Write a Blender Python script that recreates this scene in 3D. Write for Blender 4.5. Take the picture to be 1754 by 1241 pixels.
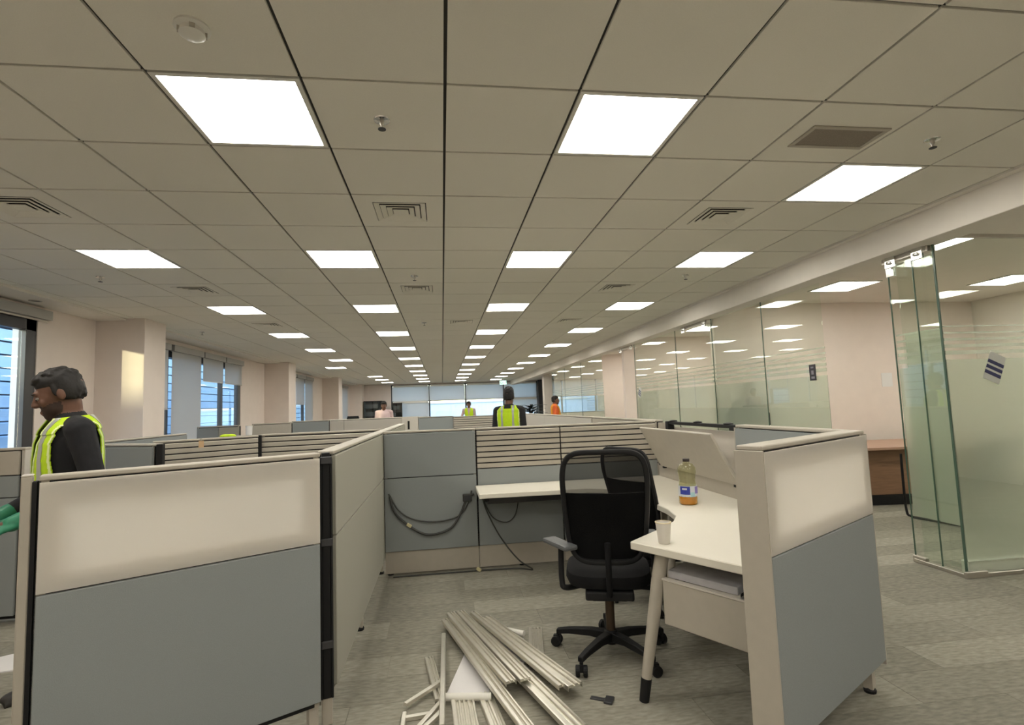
import bpy, bmesh, math, random
from mathutils import Vector, Matrix, Euler
from mathutils.bvhtree import BVHTree

random.seed(7)
for o in list(bpy.data.objects): bpy.data.objects.remove(o)
SC = bpy.context.scene
COL = SC.collection
R = math.radians
PI = math.pi
HC = 1.42                    # height of the camera
CEIL = 2.8156                # underside of the ceiling tiles
GX, GY, T = 0.0474, 2.168, 0.6   # origin and pitch of the ceiling grid

# ------------------------------------------------------------------ camera
cam_d = bpy.data.cameras.new('camera'); cam = bpy.data.objects.new('camera', cam_d); COL.objects.link(cam)
yaw, pit, rol = .135195891, .0835300156, -.0369032094
fw = Vector((math.sin(yaw)*math.cos(pit), math.cos(yaw)*math.cos(pit), math.sin(pit)))
r0 = Vector((math.cos(yaw), -math.sin(yaw), 0)); u0 = r0.cross(fw)
rt = r0*math.cos(rol) + u0*math.sin(rol); up = -r0*math.sin(rol) + u0*math.cos(rol)
m = Matrix((rt, up, -fw)).transposed().to_4x4(); m.translation = (0, 0, HC)
cam.matrix_world = m
cam_d.sensor_fit = 'HORIZONTAL'; cam_d.sensor_width = 36; cam_d.lens = 896.58/1754*36
cam_d.clip_start = .02; cam_d.clip_end = 300
SC.camera = cam

# ------------------------------------------------------------------ world, sun, exposure
w = bpy.data.worlds.new('sky'); SC.world = w; w.use_nodes = True
nt = w.node_tree; bg = nt.nodes['Background']
sky = nt.nodes.new('ShaderNodeTexSky'); sky.sky_type = 'NISHITA'; sky.sun_disc = False
sky.sun_elevation = R(32); sky.sun_rotation = R(195); sky.air_density = 1.2; sky.dust_density = .6; sky.ozone_density = 2.2
nt.links.new(sky.outputs[0], bg.inputs[0]); bg.inputs[1].default_value = .45
sd = bpy.data.lights.new('sun', 'SUN'); sd.energy = 3.2; sd.angle = R(.8); sd.color = (1, .86, .52)
sun = bpy.data.objects.new('sun', sd); COL.objects.link(sun)
sun.rotation_euler = Vector((.285, .956, -.073)).to_track_quat('-Z', 'Y').to_euler()
LAMP = 9.0                   # radiance of the ceiling LED panels
SC.view_settings.view_transform = 'Standard'; SC.view_settings.look = 'None'
SC.view_settings.gamma = 1; SC.view_settings.use_curve_mapping = False
SC.view_settings.exposure = 1.0

# ------------------------------------------------------------------ materials
def srgb(r, g, b):
    f = lambda c: c/12.92 if c <= .04045 else ((c+.055)/1.055)**2.4
    return (f(r/255), f(g/255), f(b/255), 1)
MATS = {}
def mat(name, col, rough=.6, metal=0, noise=0, scale=60, bump=0, trans=0, emit=0, rnd=0, spec=.5, alpha=1, streak=None):
    if name in MATS: return MATS[name]
    mm = bpy.data.materials.new(name); mm.use_nodes = True; n = mm.node_tree.nodes; l = mm.node_tree.links
    b = n['Principled BSDF']; b.inputs['Roughness'].default_value = rough; b.inputs['Metallic'].default_value = metal
    b.inputs['Specular IOR Level'].default_value = spec
    b.inputs['Base Color'].default_value = col
    if trans: b.inputs['Transmission Weight'].default_value = trans
    if emit: b.inputs['Emission Color'].default_value = col; b.inputs['Emission Strength'].default_value = emit
    if noise or rnd or bump:
        tc = n.new('ShaderNodeTexCoord'); mp = n.new('ShaderNodeMapping'); l.new(tc.outputs['Object'], mp.inputs[0])
        if streak: mp.inputs['Scale'].default_value = streak
        tx = n.new('ShaderNodeTexNoise'); tx.inputs['Scale'].default_value = scale; tx.inputs['Detail'].default_value = 4
        l.new(mp.outputs[0], tx.inputs[0])
        hsv = n.new('ShaderNodeHueSaturation'); hsv.inputs['Color'].default_value = col
        mr = n.new('ShaderNodeMapRange'); mr.inputs[1].default_value = .25; mr.inputs[2].default_value = .75
        mr.inputs[3].default_value = 1-noise; mr.inputs[4].default_value = 1+noise
        l.new(tx.outputs[0], mr.inputs[0]); src = mr.outputs[0]
        if rnd:
            oi = n.new('ShaderNodeObjectInfo'); m2 = n.new('ShaderNodeMapRange')
            m2.inputs[3].default_value = 1-rnd; m2.inputs[4].default_value = 1+rnd
            l.new(oi.outputs['Random'], m2.inputs[0])
            mu = n.new('ShaderNodeMath'); mu.operation = 'MULTIPLY'; l.new(src, mu.inputs[0]); l.new(m2.outputs[0], mu.inputs[1]); src = mu.outputs[0]
        l.new(src, hsv.inputs['Value']); l.new(hsv.outputs[0], b.inputs['Base Color'])
        if bump:
            bp = n.new('ShaderNodeBump'); bp.inputs['Strength'].default_value = bump; bp.inputs['Distance'].default_value = .002
            l.new(tx.outputs[0], bp.inputs['Height']); l.new(bp.outputs[0], b.inputs['Normal'])
    MATS[name] = mm; return mm

def glass_mat(name, tint, rough=0.0):
    mm = bpy.data.materials.new(name); mm.use_nodes = True; n = mm.node_tree.nodes; l = mm.node_tree.links
    for x in list(n): n.remove(x)
    out = n.new('ShaderNodeOutputMaterial'); mx = n.new('ShaderNodeMixShader')
    tr = n.new('ShaderNodeBsdfTransparent'); tr.inputs[0].default_value = tint
    gl = n.new('ShaderNodeBsdfGlossy'); gl.inputs['Roughness'].default_value = rough; gl.inputs[0].default_value = (.95, 1, .97, 1)
    lw = n.new('ShaderNodeLayerWeight'); lw.inputs[0].default_value = .5
    pw = n.new('ShaderNodeMath'); pw.operation = 'POWER'; pw.inputs[1].default_value = 5
    ma = n.new('ShaderNodeMath'); ma.operation = 'MULTIPLY_ADD'; ma.inputs[1].default_value = .95; ma.inputs[2].default_value = .045
    l.new(lw.outputs['Facing'], pw.inputs[0]); l.new(pw.outputs[0], ma.inputs[0]); l.new(ma.outputs[0], mx.inputs[0])
    l.new(tr.outputs[0], mx.inputs[1]); l.new(gl.outputs[0], mx.inputs[2]); l.new(mx.outputs[0], out.inputs[0]); return mm
def film_mat(name, tint, diff, fac, rough):
    mm = bpy.data.materials.new(name); mm.use_nodes = True; n = mm.node_tree.nodes; l = mm.node_tree.links
    for x in list(n): n.remove(x)
    out = n.new('ShaderNodeOutputMaterial'); mx = n.new('ShaderNodeMixShader'); mx.inputs[0].default_value = fac
    rf = n.new('ShaderNodeBsdfRefraction'); rf.inputs[0].default_value = tint; rf.inputs['Roughness'].default_value = rough; rf.inputs['IOR'].default_value = 1.4
    m2 = n.new('ShaderNodeMixShader'); m2.inputs[0].default_value = .5
    df = n.new('ShaderNodeBsdfDiffuse'); df.inputs[0].default_value = diff
    tl = n.new('ShaderNodeBsdfTranslucent'); tl.inputs[0].default_value = diff
    l.new(df.outputs[0], m2.inputs[1]); l.new(tl.outputs[0], m2.inputs[2])
    l.new(rf.outputs[0], mx.inputs[1]); l.new(m2.outputs[0], mx.inputs[2]); l.new(mx.outputs[0], out.inputs[0]); return mm
def translucent_mat(name, col, fac):
    mm = bpy.data.materials.new(name); mm.use_nodes = True; n = mm.node_tree.nodes; l = mm.node_tree.links
    for x in list(n): n.remove(x)
    out = n.new('ShaderNodeOutputMaterial'); mx = n.new('ShaderNodeMixShader'); mx.inputs[0].default_value = fac
    df = n.new('ShaderNodeBsdfDiffuse'); df.inputs[0].default_value = col
    tl = n.new('ShaderNodeBsdfTranslucent'); tl.inputs[0].default_value = col
    l.new(df.outputs[0], mx.inputs[1]); l.new(tl.outputs[0], mx.inputs[2]); l.new(mx.outputs[0], out.inputs[0]); return mm
def mesh_mat(name, col, see):
    mm = bpy.data.materials.new(name); mm.use_nodes = True; n = mm.node_tree.nodes; l = mm.node_tree.links
    for x in list(n): n.remove(x)
    out = n.new('ShaderNodeOutputMaterial'); mx = n.new('ShaderNodeMixShader'); mx.inputs[0].default_value = see
    df = n.new('ShaderNodeBsdfDiffuse'); df.inputs[0].default_value = col
    tr = n.new('ShaderNodeBsdfTransparent')
    l.new(df.outputs[0], mx.inputs[1]); l.new(tr.outputs[0], mx.inputs[2]); l.new(mx.outputs[0], out.inputs[0]); return mm
def emit_mat(name, col, k):
    mm = bpy.data.materials.new(name); mm.use_nodes = True; n = mm.node_tree.nodes; l = mm.node_tree.links
    for x in list(n): n.remove(x)
    out = n.new('ShaderNodeOutputMaterial'); em = n.new('ShaderNodeEmission'); em.inputs[0].default_value = col; em.inputs[1].default_value = k
    l.new(em.outputs[0], out.inputs[0]); return mm

TILE = mat('mineral ceiling tile', (.84, .805, .72, 1), .9, noise=.03, scale=220, bump=.1, rnd=.02, spec=.2)
PLENUM = mat('dark ceiling void', (.05, .048, .043, 1), .9)
PLASTER = mat('painted plaster', (.82, .77, .70, 1), .8, noise=.02, scale=8, spec=.3)
PINK = mat('warm pale wall paint', (.81, .715, .65, 1), .8, noise=.02, scale=6, spec=.3)
CARPET = mat('carpet plank', (.275, .26, .215, 1), .95, noise=.25, scale=38, bump=.5, rnd=.17, spec=.1, streak=(.5, 1.6, 1))
CARPETB = mat('carpet', (.26, .245, .205, 1), .95, noise=.3, scale=14, bump=.5, spec=.1, streak=(.25, 1.2, 1))
GREYF = mat('grey blue panel fabric', (.285, .305, .305, 1), .9, noise=.07, scale=420, bump=.25, spec=.15)
WARMF = mat('warm grey panel fabric', (.40, .39, .33, 1), .9, noise=.06, scale=420, bump=.25, spec=.15)
BEIGE = mat('beige painted steel', (.46, .42, .355, 1), .45, noise=.03, scale=20, spec=.4)
PALEB = mat('pale beige laminate', (.60, .56, .50, 1), .45, spec=.4)
BLACK = mat('black plastic', (.010, .010, .011, 1), .55, spec=.3)
BLACKF = mat('black upholstery', (.010, .010, .011, 1), .9, noise=.2, scale=300, bump=.3, spec=.2)
DKMETAL = mat('dark anodised frame', (.06, .06, .065, 1), .4, metal=.3)
WHITE = mat('white laminate', (.77, .73, .635, 1), .35, noise=.01, scale=10, spec=.4)
WHITEP = mat('white powder coat', (.78, .76, .70, 1), .5)
SHEET = mat('white board', (.74, .72, .72, 1), .6, noise=.03, scale=5)
ALU = mat('satin aluminium', (.74, .71, .63, 1), .36, metal=.8, noise=.05, scale=30, streak=(1, 1, 1))
CHROME = mat('polished steel', (.75, .75, .73, 1), .18, metal=1)
STEEL = mat('brushed steel', (.55, .52, .47, 1), .35, metal=.9)
WOOD = mat('brown laminate', (.27, .15, .085, 1), .45, noise=.15, scale=6, streak=(1, 8, 8))
BLIND = translucent_mat('roller blind cloth', (.74, .73, .71, 1), .45)
BLINDW = translucent_mat('white roller blind cloth', (.82, .82, .81, 1), .45)
FROST = translucent_mat('frosted acrylic', (.97, .94, .89, 1), .66)
GLASS = glass_mat('clear glass', (.955, .98, .955, 1))
GLASSW = glass_mat('window glass', (.90, .95, .96, 1))
FILM = film_mat('frosted film', (.95, .97, .94, 1), (.86, .88, .79, 1), .34, .27)
GEDGE = mat('green glass edge', (.07, .12, .09, 1), .25)
LEDM = emit_mat('lit diffuser', (1, .955, .86, 1), LAMP)
YEL = mat('fluorescent yellow cloth', (.56, .80, .015, 1), .8, noise=.06, scale=40)
ORG = mat('orange cloth', (.85, .16, .04, 1), .8, noise=.06, scale=40)
REFL = mat('silver reflective tape', (.45, .46, .44, 1), .4, metal=.3)
LIME = mat('pale piping', (.86, .95, .45, 1), .7)
SHIRTB = mat('black cloth', (.014, .014, .017, 1), .9, noise=.2, scale=30)
SHIRTP = mat('pale pink shirt', (.62, .47, .47, 1), .9)
TROU = mat('dark trousers', (.03, .03, .038, 1), .9)
SKIN = mat('brown skin', (.15, .070, .043, 1), .55, noise=.05, scale=40)
BEARD = mat('stubble skin', (.045, .024, .017, 1), .7, noise=.15, scale=200)
HAIR = mat('black hair', (.011, .009, .008, 1), .65, noise=.4, scale=90, bump=.6)
GREEN = mat('green rubber glove', (.02, .20, .105, 1), .5, noise=.1, scale=30)
SHOE = mat('dark shoe', (.03, .027, .025, 1), .5)
EYEW = mat('eye white', (.30, .27, .24, 1), .3); IRIS = mat('dark iris', (.02, .012, .008, 1), .2)
FACADE = mat('pale blue cladding', (.55, .70, .86, 1), .6, noise=.04, scale=3)
LEAF = mat('dark leaf', (.012, .022, .016, 1), .5, noise=.3, scale=20)
CABLE = mat('grey cable', (.05, .05, .046, 1), .6)
YTIE = mat('yellowed plug', (.62, .56, .32, 1), .5)
NAVY = mat('navy print', (.035, .04, .12, 1), .6)
PAPER = mat('white paper', (.80, .78, .76, 1), .8)
SIGNB = mat('dark sign plate', (.022, .020, .028, 1), .4)
SIGNT = mat('sign print', (.25, .24, .27, 1), .5)

# ------------------------------------------------------------------ helpers
def box(bm, x0, x1, y0, y1, z0, z1, M=None):
    vs = [Vector((x, y, z)) for x in (x0, x1) for y in (y0, y1) for z in (z0, z1)]
    if M: vs = [M @ v for v in vs]
    v = [bm.verts.new(p) for p in vs]
    for f in ((0, 1, 3, 2), (4, 6, 7, 5), (0, 4, 5, 1), (2, 3, 7, 6), (0, 2, 6, 4), (1, 5, 7, 3)):
        bm.faces.new([v[i] for i in f])
    return v
def prism(bm, pts, z0, z1, M=None):
    M = M or Matrix()
    a = [bm.verts.new(M @ Vector((x, y, z0))) for x, y in pts]; b = [bm.verts.new(M @ Vector((x, y, z1))) for x, y in pts]
    n = len(pts); bm.faces.new(a[::-1]); bm.faces.new(b)
    for i in range(n): bm.faces.new([a[i], a[(i+1) % n], b[(i+1) % n], b[i]])
def loft(bm, rings, cap=True):
    V = [[bm.verts.new(p) for p in r] for r in rings]; n = len(V[0])
    for a, b in zip(V, V[1:]):
        for i in range(n): bm.faces.new([a[i], a[(i+1) % n], b[(i+1) % n], b[i]])
    if cap: bm.faces.new(V[0][::-1]); bm.faces.new(V[-1])
    return V
def frame_of(d):
    d = d.normalized(); a = Vector((0, 0, 1)) if abs(d.z) < .9 else Vector((1, 0, 0))
    s = d.cross(a).normalized(); return s, s.cross(d).normalized()
def tube(bm, pts, r, n=10):
    pts = [Vector(p) for p in pts]; rs = r if isinstance(r, (list, tuple)) else [r]*len(pts)
    rings = []; s = None
    for i, p in enumerate(pts):
        d = (pts[min(i+1, len(pts)-1)] - pts[max(i-1, 0)]).normalized()
        if s is None: s, t = frame_of(d)
        else: s = (s - d*s.dot(d)).normalized()
        t = s.cross(d)
        rings.append([p + (s*math.cos(2*PI*k/n) + t*math.sin(2*PI*k/n))*rs[i] for k in range(n)])
    loft(bm, rings)
def lathe(bm, prof, n=20, c=(0, 0, 0), cap=True):
    c = Vector(c)
    loft(bm, [[c + Vector((r*math.cos(2*PI*k/n), r*math.sin(2*PI*k/n), z)) for k in range(n)] for r, z in prof], cap)
def capsule(bm, p0, p1, r0, r1, n=14):
    p0 = Vector(p0); p1 = Vector(p1); d = p1-p0; L = d.length; d = d.normalized() if L > 1e-6 else Vector((0, 0, 1)); s, t = frame_of(d)
    rings = []
    for a in (-80, -50, -20, 0): rings.append((p0 + d*r0*math.sin(R(a)), r0*math.cos(R(a))))
    for a in (0, 20, 50, 80): rings.append((p1 + d*r1*math.sin(R(a)), r1*math.cos(R(a))))
    loft(bm, [[c + (s*math.cos(2*PI*k/n) + t*math.sin(2*PI*k/n))*r for k in range(n)] for c, r in rings])
def ellip(bm, c, r, M=None, u=16, v=10):
    c = Vector(c); M = M or Matrix.Identity(3); rings = []
    for j in range(v+1):
        a = -PI/2*.97 + PI*.97*j/v
        rings.append([c + M @ Vector((r[0]*math.cos(a)*math.cos(2*PI*k/u), r[1]*math.cos(a)*math.sin(2*PI*k/u), r[2]*math.sin(a))) for k in range(u)])
    loft(bm, rings)
def bend(pts, n=8):
    """smooth curve through points (Catmull-Rom)"""
    P = [Vector(p) for p in pts]; out = []
    for i in range(len(P)-1):
        a = P[max(i-1, 0)]; b = P[i]; c = P[i+1]; d = P[min(i+2, len(P)-1)]
        for k in range(n):
            t = k/n; out.append(.5*((2*b) + (c-a)*t + (2*a-5*b+4*c-d)*t*t + (3*b-a-3*c+d)*t**3))
    out.append(P[-1]); return out
def NB(): return bmesh.new()
def obj(name, bm, m, parent=None, bevel=0, smooth=False, loc=None):
    bmesh.ops.recalc_face_normals(bm, faces=bm.faces)
    if bevel:
        es = [e for e in bm.edges if len(e.link_faces) == 2 and e.calc_face_angle(0) > .6]
        bmesh.ops.bevel(bm, geom=es, offset=bevel, segments=2 if bevel > .004 else 1, affect='EDGES', profile=.6)
    me = bpy.data.meshes.new(name); bm.to_mesh(me); bm.free()
    for mm in (m if isinstance(m, (list, tuple)) else [m]): me.materials.append(mm)
    if smooth:
        for p in me.polygons: p.use_smooth = True
        if smooth != 'all':
            try: me.set_sharp_from_angle(angle=R(40))
            except Exception: pass
    o = bpy.data.objects.new(name, me); COL.objects.link(o)
    if parent: o.parent = parent
    if loc: o.location = loc
    return o
def ob(name, m, parent=None, *b, bevel=0, loc=None):
    bm = NB(); box(bm, *b); return obj(name, bm, m, parent, bevel, loc=loc)
def tag(o, label, cat, group=None):
    o['label'] = label; o['category'] = cat
    if group: o['group'] = group
    return o
def thing(name, label, cat, loc=(0, 0, 0), rz=0, group=None):
    o = bpy.data.objects.new(name, None); COL.objects.link(o); o.empty_display_size = .1
    o.location = loc; o.rotation_euler = (0, 0, rz); return tag(o, label, cat, group)
def struct(o): o['kind'] = 'structure'; return o
def copy_tree(o, parent=None):
    c = o.copy(); COL.objects.link(c)
    if parent: c.parent = parent
    for ch in o.children: copy_tree(ch, c)
    return c
ORD = ['nearest', 'second', 'third', 'fourth', 'fifth', 'sixth', 'seventh', 'eighth', 'ninth', 'tenth', 'eleventh', 'twelfth']

# ------------------------------------------------------------------ structure: floor
YB, YE = -4.0, 28.3           # back wall and far window wall
XL, XW = -4.65, 8.4           # window plane on the left, outer wall on the right
floor = struct(ob('floor', CARPETB, None, XL-.3, XW+.2, YB-.2, YE+.2, -.1, -.003))
pm = None; rows = []
def near_floor():
    out = []
    for j in range(0, 22):
        y = 1.75+.25*j
        for i in range(-4, 6):
            x = -.5*(j % 2)*1.0 + (j*0.37 % 1)*.2 + i*1.0
            if x+1 < -3.0 or x > 5.2: continue
            out.append((x, y))
    out.sort(key=lambda p: (p[0]+.5)**2 + (p[1])**2)
    return out[:215]
bm = NB(); box(bm, .001, .999, .001, .249, -.003, 0)
plank0 = obj('carpet_plank', bm, CARPET, floor, loc=(0, 0, 0))
for k, (x, y) in enumerate(near_floor()):
    o = plank0 if k == 0 else plank0.copy()
    if k: COL.objects.link(o); o.parent = floor
    o.location = (x, y, 0)
# ------------------------------------------------------------------ structure: ceiling
ceil = struct(ob('ceiling', PLENUM, None, XL-.3, 3.8, YB-.2, YE+.2, CEIL+.012, CEIL+.06))
LIGHTS = [(-2, r, 0) for r in range(-8, 44, 4)] + [(1, r, 1) for r in range(-8, 44, 4)] + [(4, r, 2) for r in [-7, -3, 1] + list(range(4, 44, 4))] \
    + [(-5, r, 3) for r in (-8, -4, 0, 4, 8, 12, 16, 20)] + [(-6, 24, 4)] + [(-5, r, 5) for r in (32, 36, 40)]
DIFF = [(-1, 2), (3, 2), (-5, 2), (-5, 6), (-1, 6), (3, 6), (-5, 10), (0, 10), (3, 10)]
taken = {(c, r) for c, r, _ in LIGHTS} | set(DIFF)
cells = [(c, r) for r in range(-10, 44) for c in range(-7, 6) if (c, r) not in taken]
def tpos(c, r): return (GX+T*c+T/2, GY+T*r+T/2, CEIL)
def vis_key(cr):
    x, y, _ = tpos(*cr); v = Vector((x, y, CEIL-HC)); d = v.dot(fw)
    ok = d > .2 and abs(v.dot(rt)/d) < 1.15 and v.dot(up)/d < .85
    return (0 if ok else 1, y*y+x*x)
cells.sort(key=vis_key)
h = .293
bm = NB(); box(bm, -h, h, -h, h, 0, .014)
tile0 = obj('ceiling_tile', bm, TILE, ceil, bevel=.0015, loc=(0, 0, 0))
for k, cr in enumerate(cells[:298]):
    o = tile0 if k == 0 else tile0.copy()
    if k: COL.objects.link(o); o.parent = ceil
    o.location = tpos(*cr)
bm = NB()
for cr in cells[298:]:
    x, y, z = tpos(*cr); box(bm, x-h, x+h, y-h, y+h, z, z+.014)
o = obj('ceiling_tile_field', bm, TILE, ceil); o['kind'] = 'stuff'
# cut tiles along both edges
bm = NB()
for r in range(-10, 44):
    y = GY+T*r+T/2
    box(bm, -4.268, GX-7*T-.007, y-h, y+h, CEIL, CEIL+.014); box(bm, GX+6*T+.007, 3.716, y-h, y+h, CEIL, CEIL+.014)
o = obj('edge_tile_field', bm, TILE, ceil); o['kind'] = 'stuff'
# lowered plaster strip along the windows, and the bulkhead over the glass offices
bm = NB(); box(bm, XL-.1, -4.27, YB, YE, CEIL-.03, CEIL+.01); box(bm, -4.30, -4.265, YB, YE, CEIL-.018, CEIL+.01)
struct(obj('trim_1', bm, PLASTER, None, bevel=.003))
bm = NB(); box(bm, 3.72, 3.96, YB, YE, 2.583, CEIL+.03); struct(obj('trim_2', bm, PLASTER, None, bevel=.004))
bm = NB(); box(bm, 3.66, 3.72, YB, YE, CEIL-.012, CEIL+.01); struct(obj('trim_3', bm, PLASTER, None, bevel=.002))
oc = struct(ob('ceiling_office', PLASTER, None, 3.96, XW, YB, YE, CEIL, CEIL+.06))

# ------------------------------------------------------------------ structure: left wall with windows and columns
WIN = [(4.3, 6.72, .95, 2.62), (8.3, 12.95, .95, 2.62), (15.3, 19.75, .95, 2.62), (22.2, 26.9, .95, 2.62)]
bm = NB(); y = YB
for a, b, z0, z1 in WIN:
    box(bm, XL-.12, XL, y, a, 0, CEIL+.02); box(bm, XL-.12, XL, a, b, 0, z0); box(bm, XL-.12, XL, a, b, z1+.1, CEIL+.02); y = b
box(bm, XL-.12, XL, y, YE, 0, CEIL+.02)
wl = struct(obj('wall_left', bm, PINK))
for a, b in ((7.75, 8.30), (14.6, 15.28), (21.4, 22.15), (27.6, 28.28), (.9, 1.45)):
    ob('column', PINK, wl, XL-.02, -4.03, a, b, 0, CEIL+.005, bevel=.004)
def window(idx, a, b, z0, z1, mull):
    bm = NB(); d0, d1 = XL-.09, XL-.01; f = .06
    box(bm, d0, d1, a, a+.08, z0, z1+.1); box(bm, d0, d1, b-.15, b, z0, z1+.1); box(bm, d0, d1, a, b, z1-.13, z1+.1); box(bm, d0, d1, a, b, z0, z0+f)
    wn = struct(obj('window_%d' % idx, bm, DKMETAL, None, bevel=.003))
    ys = [a+.08] + mull + [b-.15]
    for q in mull: ob('mullion', DKMETAL, wn, d0, d1, q-.035, q+.035, z0+f, z1-.13)
    for p, q in zip(ys, ys[1:]): ob('pane', GLASSW, wn, XL-.055, XL-.05, p+.03, q-.01, z0+f, z1-.13)
    ob('window_sill', PLASTER, wn, XL-.02, XL+.10, a, b, z0-.04, z0, bevel=.004)
window(1, *WIN[0], [5.35]); window(2, *WIN[1], [9.67, 10.9, 11.93])
window(3, *WIN[2], [16.4, 17.5, 18.6]); window(4, *WIN[3], [23.4, 24.6, 25.8])
CASS = mat('grey blind cassette', (.40, .385, .36, 1), .6)
def blind(a, b, zt, zb, label, x=XL+.03, cloth=BLIND, along='y', grp=None):
    t = thing('roller_blind', label, 'blind', (0, 0, 0), 0, grp)
    M = None if along == 'y' else Matrix.Rotation(PI/2, 4, 'Z')
    if along == 'y':
        ob('cassette', CASS if cloth is BLIND else WHITEP, t, x-.03, x+.05, a, b, zt-.11, zt, bevel=.006)
        ob('cloth', cloth, t, x, x+.002, a+.015, b-.015, zb, zt-.09); ob('bottom_bar', STEEL, t, x-.008, x+.012, a+.015, b-.015, zb-.022, zb, bevel=.003)
    else:
        ob('cassette', WHITEP, t, a, b, x-.06, x+.03, zt-.10, zt, bevel=.006)
        ob('cloth', cloth, t, a-.05, b+.02, x, x+.002, zb, zt-.08); ob('bottom_bar', STEEL, t, a+.02, b-.02, x-.012, x+.008, zb-.03, zb, bevel=.003)
    return t
blind(4.3, 6.84, 2.745, 2.632, 'rolled-up grey blind cassette above the window behind the man in black')
blind(8.36, 9.62, 2.70, 1.60, 'grey roller blind half down beside the sunlit column, leftmost on its window')
blind(9.72, 10.86, 2.70, 1.00, 'long grey roller blind drawn fully down left of the blue window panes')
blind(10.92, 11.90, 2.70, 2.15, 'short grey roller blind over the left pane of the blue-lit window')
blind(11.96, 12.95, 2.70, 2.15, 'short grey roller blind over the right pane of the blue-lit window')
for k, (a, b) in enumerate(((15.36, 16.38), (16.42, 17.48), (17.52, 18.58), (18.62, 19.72))):
    blind(a, b, 2.70, (1.0, 1.0, 1.75, 1.0)[k], ['grey roller blind next to the second column on the window wall', 'grey roller blind second along the far left window', 'grey roller blind raised above a sliver of bright blue pane', 'grey roller blind at the far end of the third left window'][k])
blind(22.3, 24.5, 2.70, 1.0, 'pale roller blind directly behind the third column, nearer of two on the farthest left window')
blind(24.6, 26.8, 2.70, 1.0, 'pale roller blind at the far end of the farthest left window')
# cladding of the building across the way: real horizontal slats
fc = struct(ob('wall_facade', mat('cladding backing', (.16, .22, .30, 1), .8), None, -9.3, -9.2, 4, 75, -3, 7))
bm = NB(); box(bm, -.06, .06, 0, 70, 0, .235, Matrix.Rotation(R(12), 4, 'Y'))
s0 = obj('slat', bm, FACADE, fc, loc=(-9.12, 4.5, -1))
for k in range(1, 26):
    o = s0.copy(); COL.objects.link(o); o.parent = fc; o.location = (-9.12, 4.5, -1+.28*k)
# unseen low and tall blocks added far outside to cut the low sun
struct(ob('sun_blocker_low', PLASTER, None, -13.35, -8.9, -22.4, -22, -3, 4.02))
struct(ob('sun_blocker_tall', PLASTER, None, -24, -13.35, -22.4, -22, -3, 9))
for y in (6.74,): struct(ob('wall_fin', PLASTER, None, -4.925, XL-.10, y, y+.05, -1, 4))
sb = struct(ob('wall_neighbour', FACADE, None, -30, 40, 60, 61, -6, 2.05)); ob('coping', PLASTER, sb, -30, 40, 59.8, 61, 2.05, 2.2)

# ------------------------------------------------------------------ structure: back wall, outer wall, end wall
struct(ob('wall_back', PLASTER, None, XL-.3, XW+.2, YB-.15, YB, -.1, CEIL+.1))
struct(ob('wall_outer', PLASTER, None, XW, XW+.15, YB, YE, -.1, CEIL+.1))
bm = NB(); box(bm, XL, -2.66, YE, YE+.15, 0, CEIL+.1); box(bm, -2.66, XW, YE, YE+.15, 0, .95); box(bm, -2.66, XW, YE, YE+.15, 2.76, CEIL+.1)
box(bm, 5.2, 6.5, YE, YE+.15, .9, 2.8); box(bm, 8.1, XW, YE, YE+.15, .9, 2.8)
we = struct(obj('wall_end', bm, PINK))
def endwin(idx, a, b, ms):
    bm = NB(); box(bm, a, a+.08, YE, YE+.1, .95, 2.76); box(bm, b-.08, b, YE, YE+.1, .95, 2.76); box(bm, a, b, YE, YE+.1, 2.70, 2.76); box(bm, a, b, YE, YE+.1, .95, 1.0)
    box(bm, a, b, YE+.02, YE+.1, 1.86, 1.92)
    wn = struct(obj('window_%d' % idx, bm, DKMETAL))
    for q in ms: ob('mullion', DKMETAL, wn, q-.04, q+.04, YE, YE+.1, 1.0, 2.7)
    for p, q in zip([a+.08]+ms, ms+[b-.08]): ob('pane', GLASSW, wn, p+.04, q-.04, YE+.05, YE+.056, 1.0, 2.7)
endwin(5, -2.66, 5.2, [-.66, 1.27, 3.33]); endwin(6, 6.5, 8.1, [])
for a, b, z, lb in ((-2.55, -.72, 1.90, 'upper white blind of the leftmost far window bay, above the pink-shirted man'), (-.6, 1.2, 1.90, 'white blind above the bright far window strip, second bay from the left'),
                 (1.34, 3.27, 1.90, 'white blind above the small worker in yellow, third far bay'), (3.4, 5.12, 1.90, 'white blind behind the head of the man in the yellow vest'),
                 (6.6, 8.0, 1.95, 'white blind behind glass above the orange worker')):
    blind(a, b, 2.74, z, lb, x=YE-.04, cloth=BLINDW, along='x')
blind(-2.55, -.72, 1.88, 1.05, 'lower white blind of the leftmost far window bay beside the dark cabinets', x=YE-.10, cloth=BLINDW, along='x')
blind(3.4, 5.12, 1.88, 1.10, 'lower white blind right of the man in the yellow vest', x=YE-.10, cloth=BLINDW, along='x')

# ------------------------------------------------------------------ structure: glass office fronts on the right
GXP = 3.905
wr = struct(ob('wall_right', STEEL, None, GXP-.02, GXP+.03, 3.58, 4.03, 0, .03, bevel=.003))
def pane(y0, y1, film=True, x=GXP, par=wr, rail=True, seam=True):
    ob('glass_pane', GLASS, par, x, x+.010, y0+.003, y1-.003, .03, 2.60)
    bm = NB(); box(bm, x-.001, x+.011, y1-.005, y1-.001, .03, 2.60); obj('glass_edge', bm, GEDGE, par)
    if rail: ob('floor_channel', STEEL, par, x-.02, x+.03, y0, y1, 0, .032)
    if film:
        ob('frosted_film', FILM, par, x+.016, x+.020, y0+.01, y1-.01, .38, 1.62)
        bm = NB(); [box(bm, x+.016, x+.020, y0+.01, y1-.01, 1.66+.06*k, 1.66+.06*k+.035-.005*k) for k in range(5)]
        obj('film_stripes', bm, FILM, par)
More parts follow.
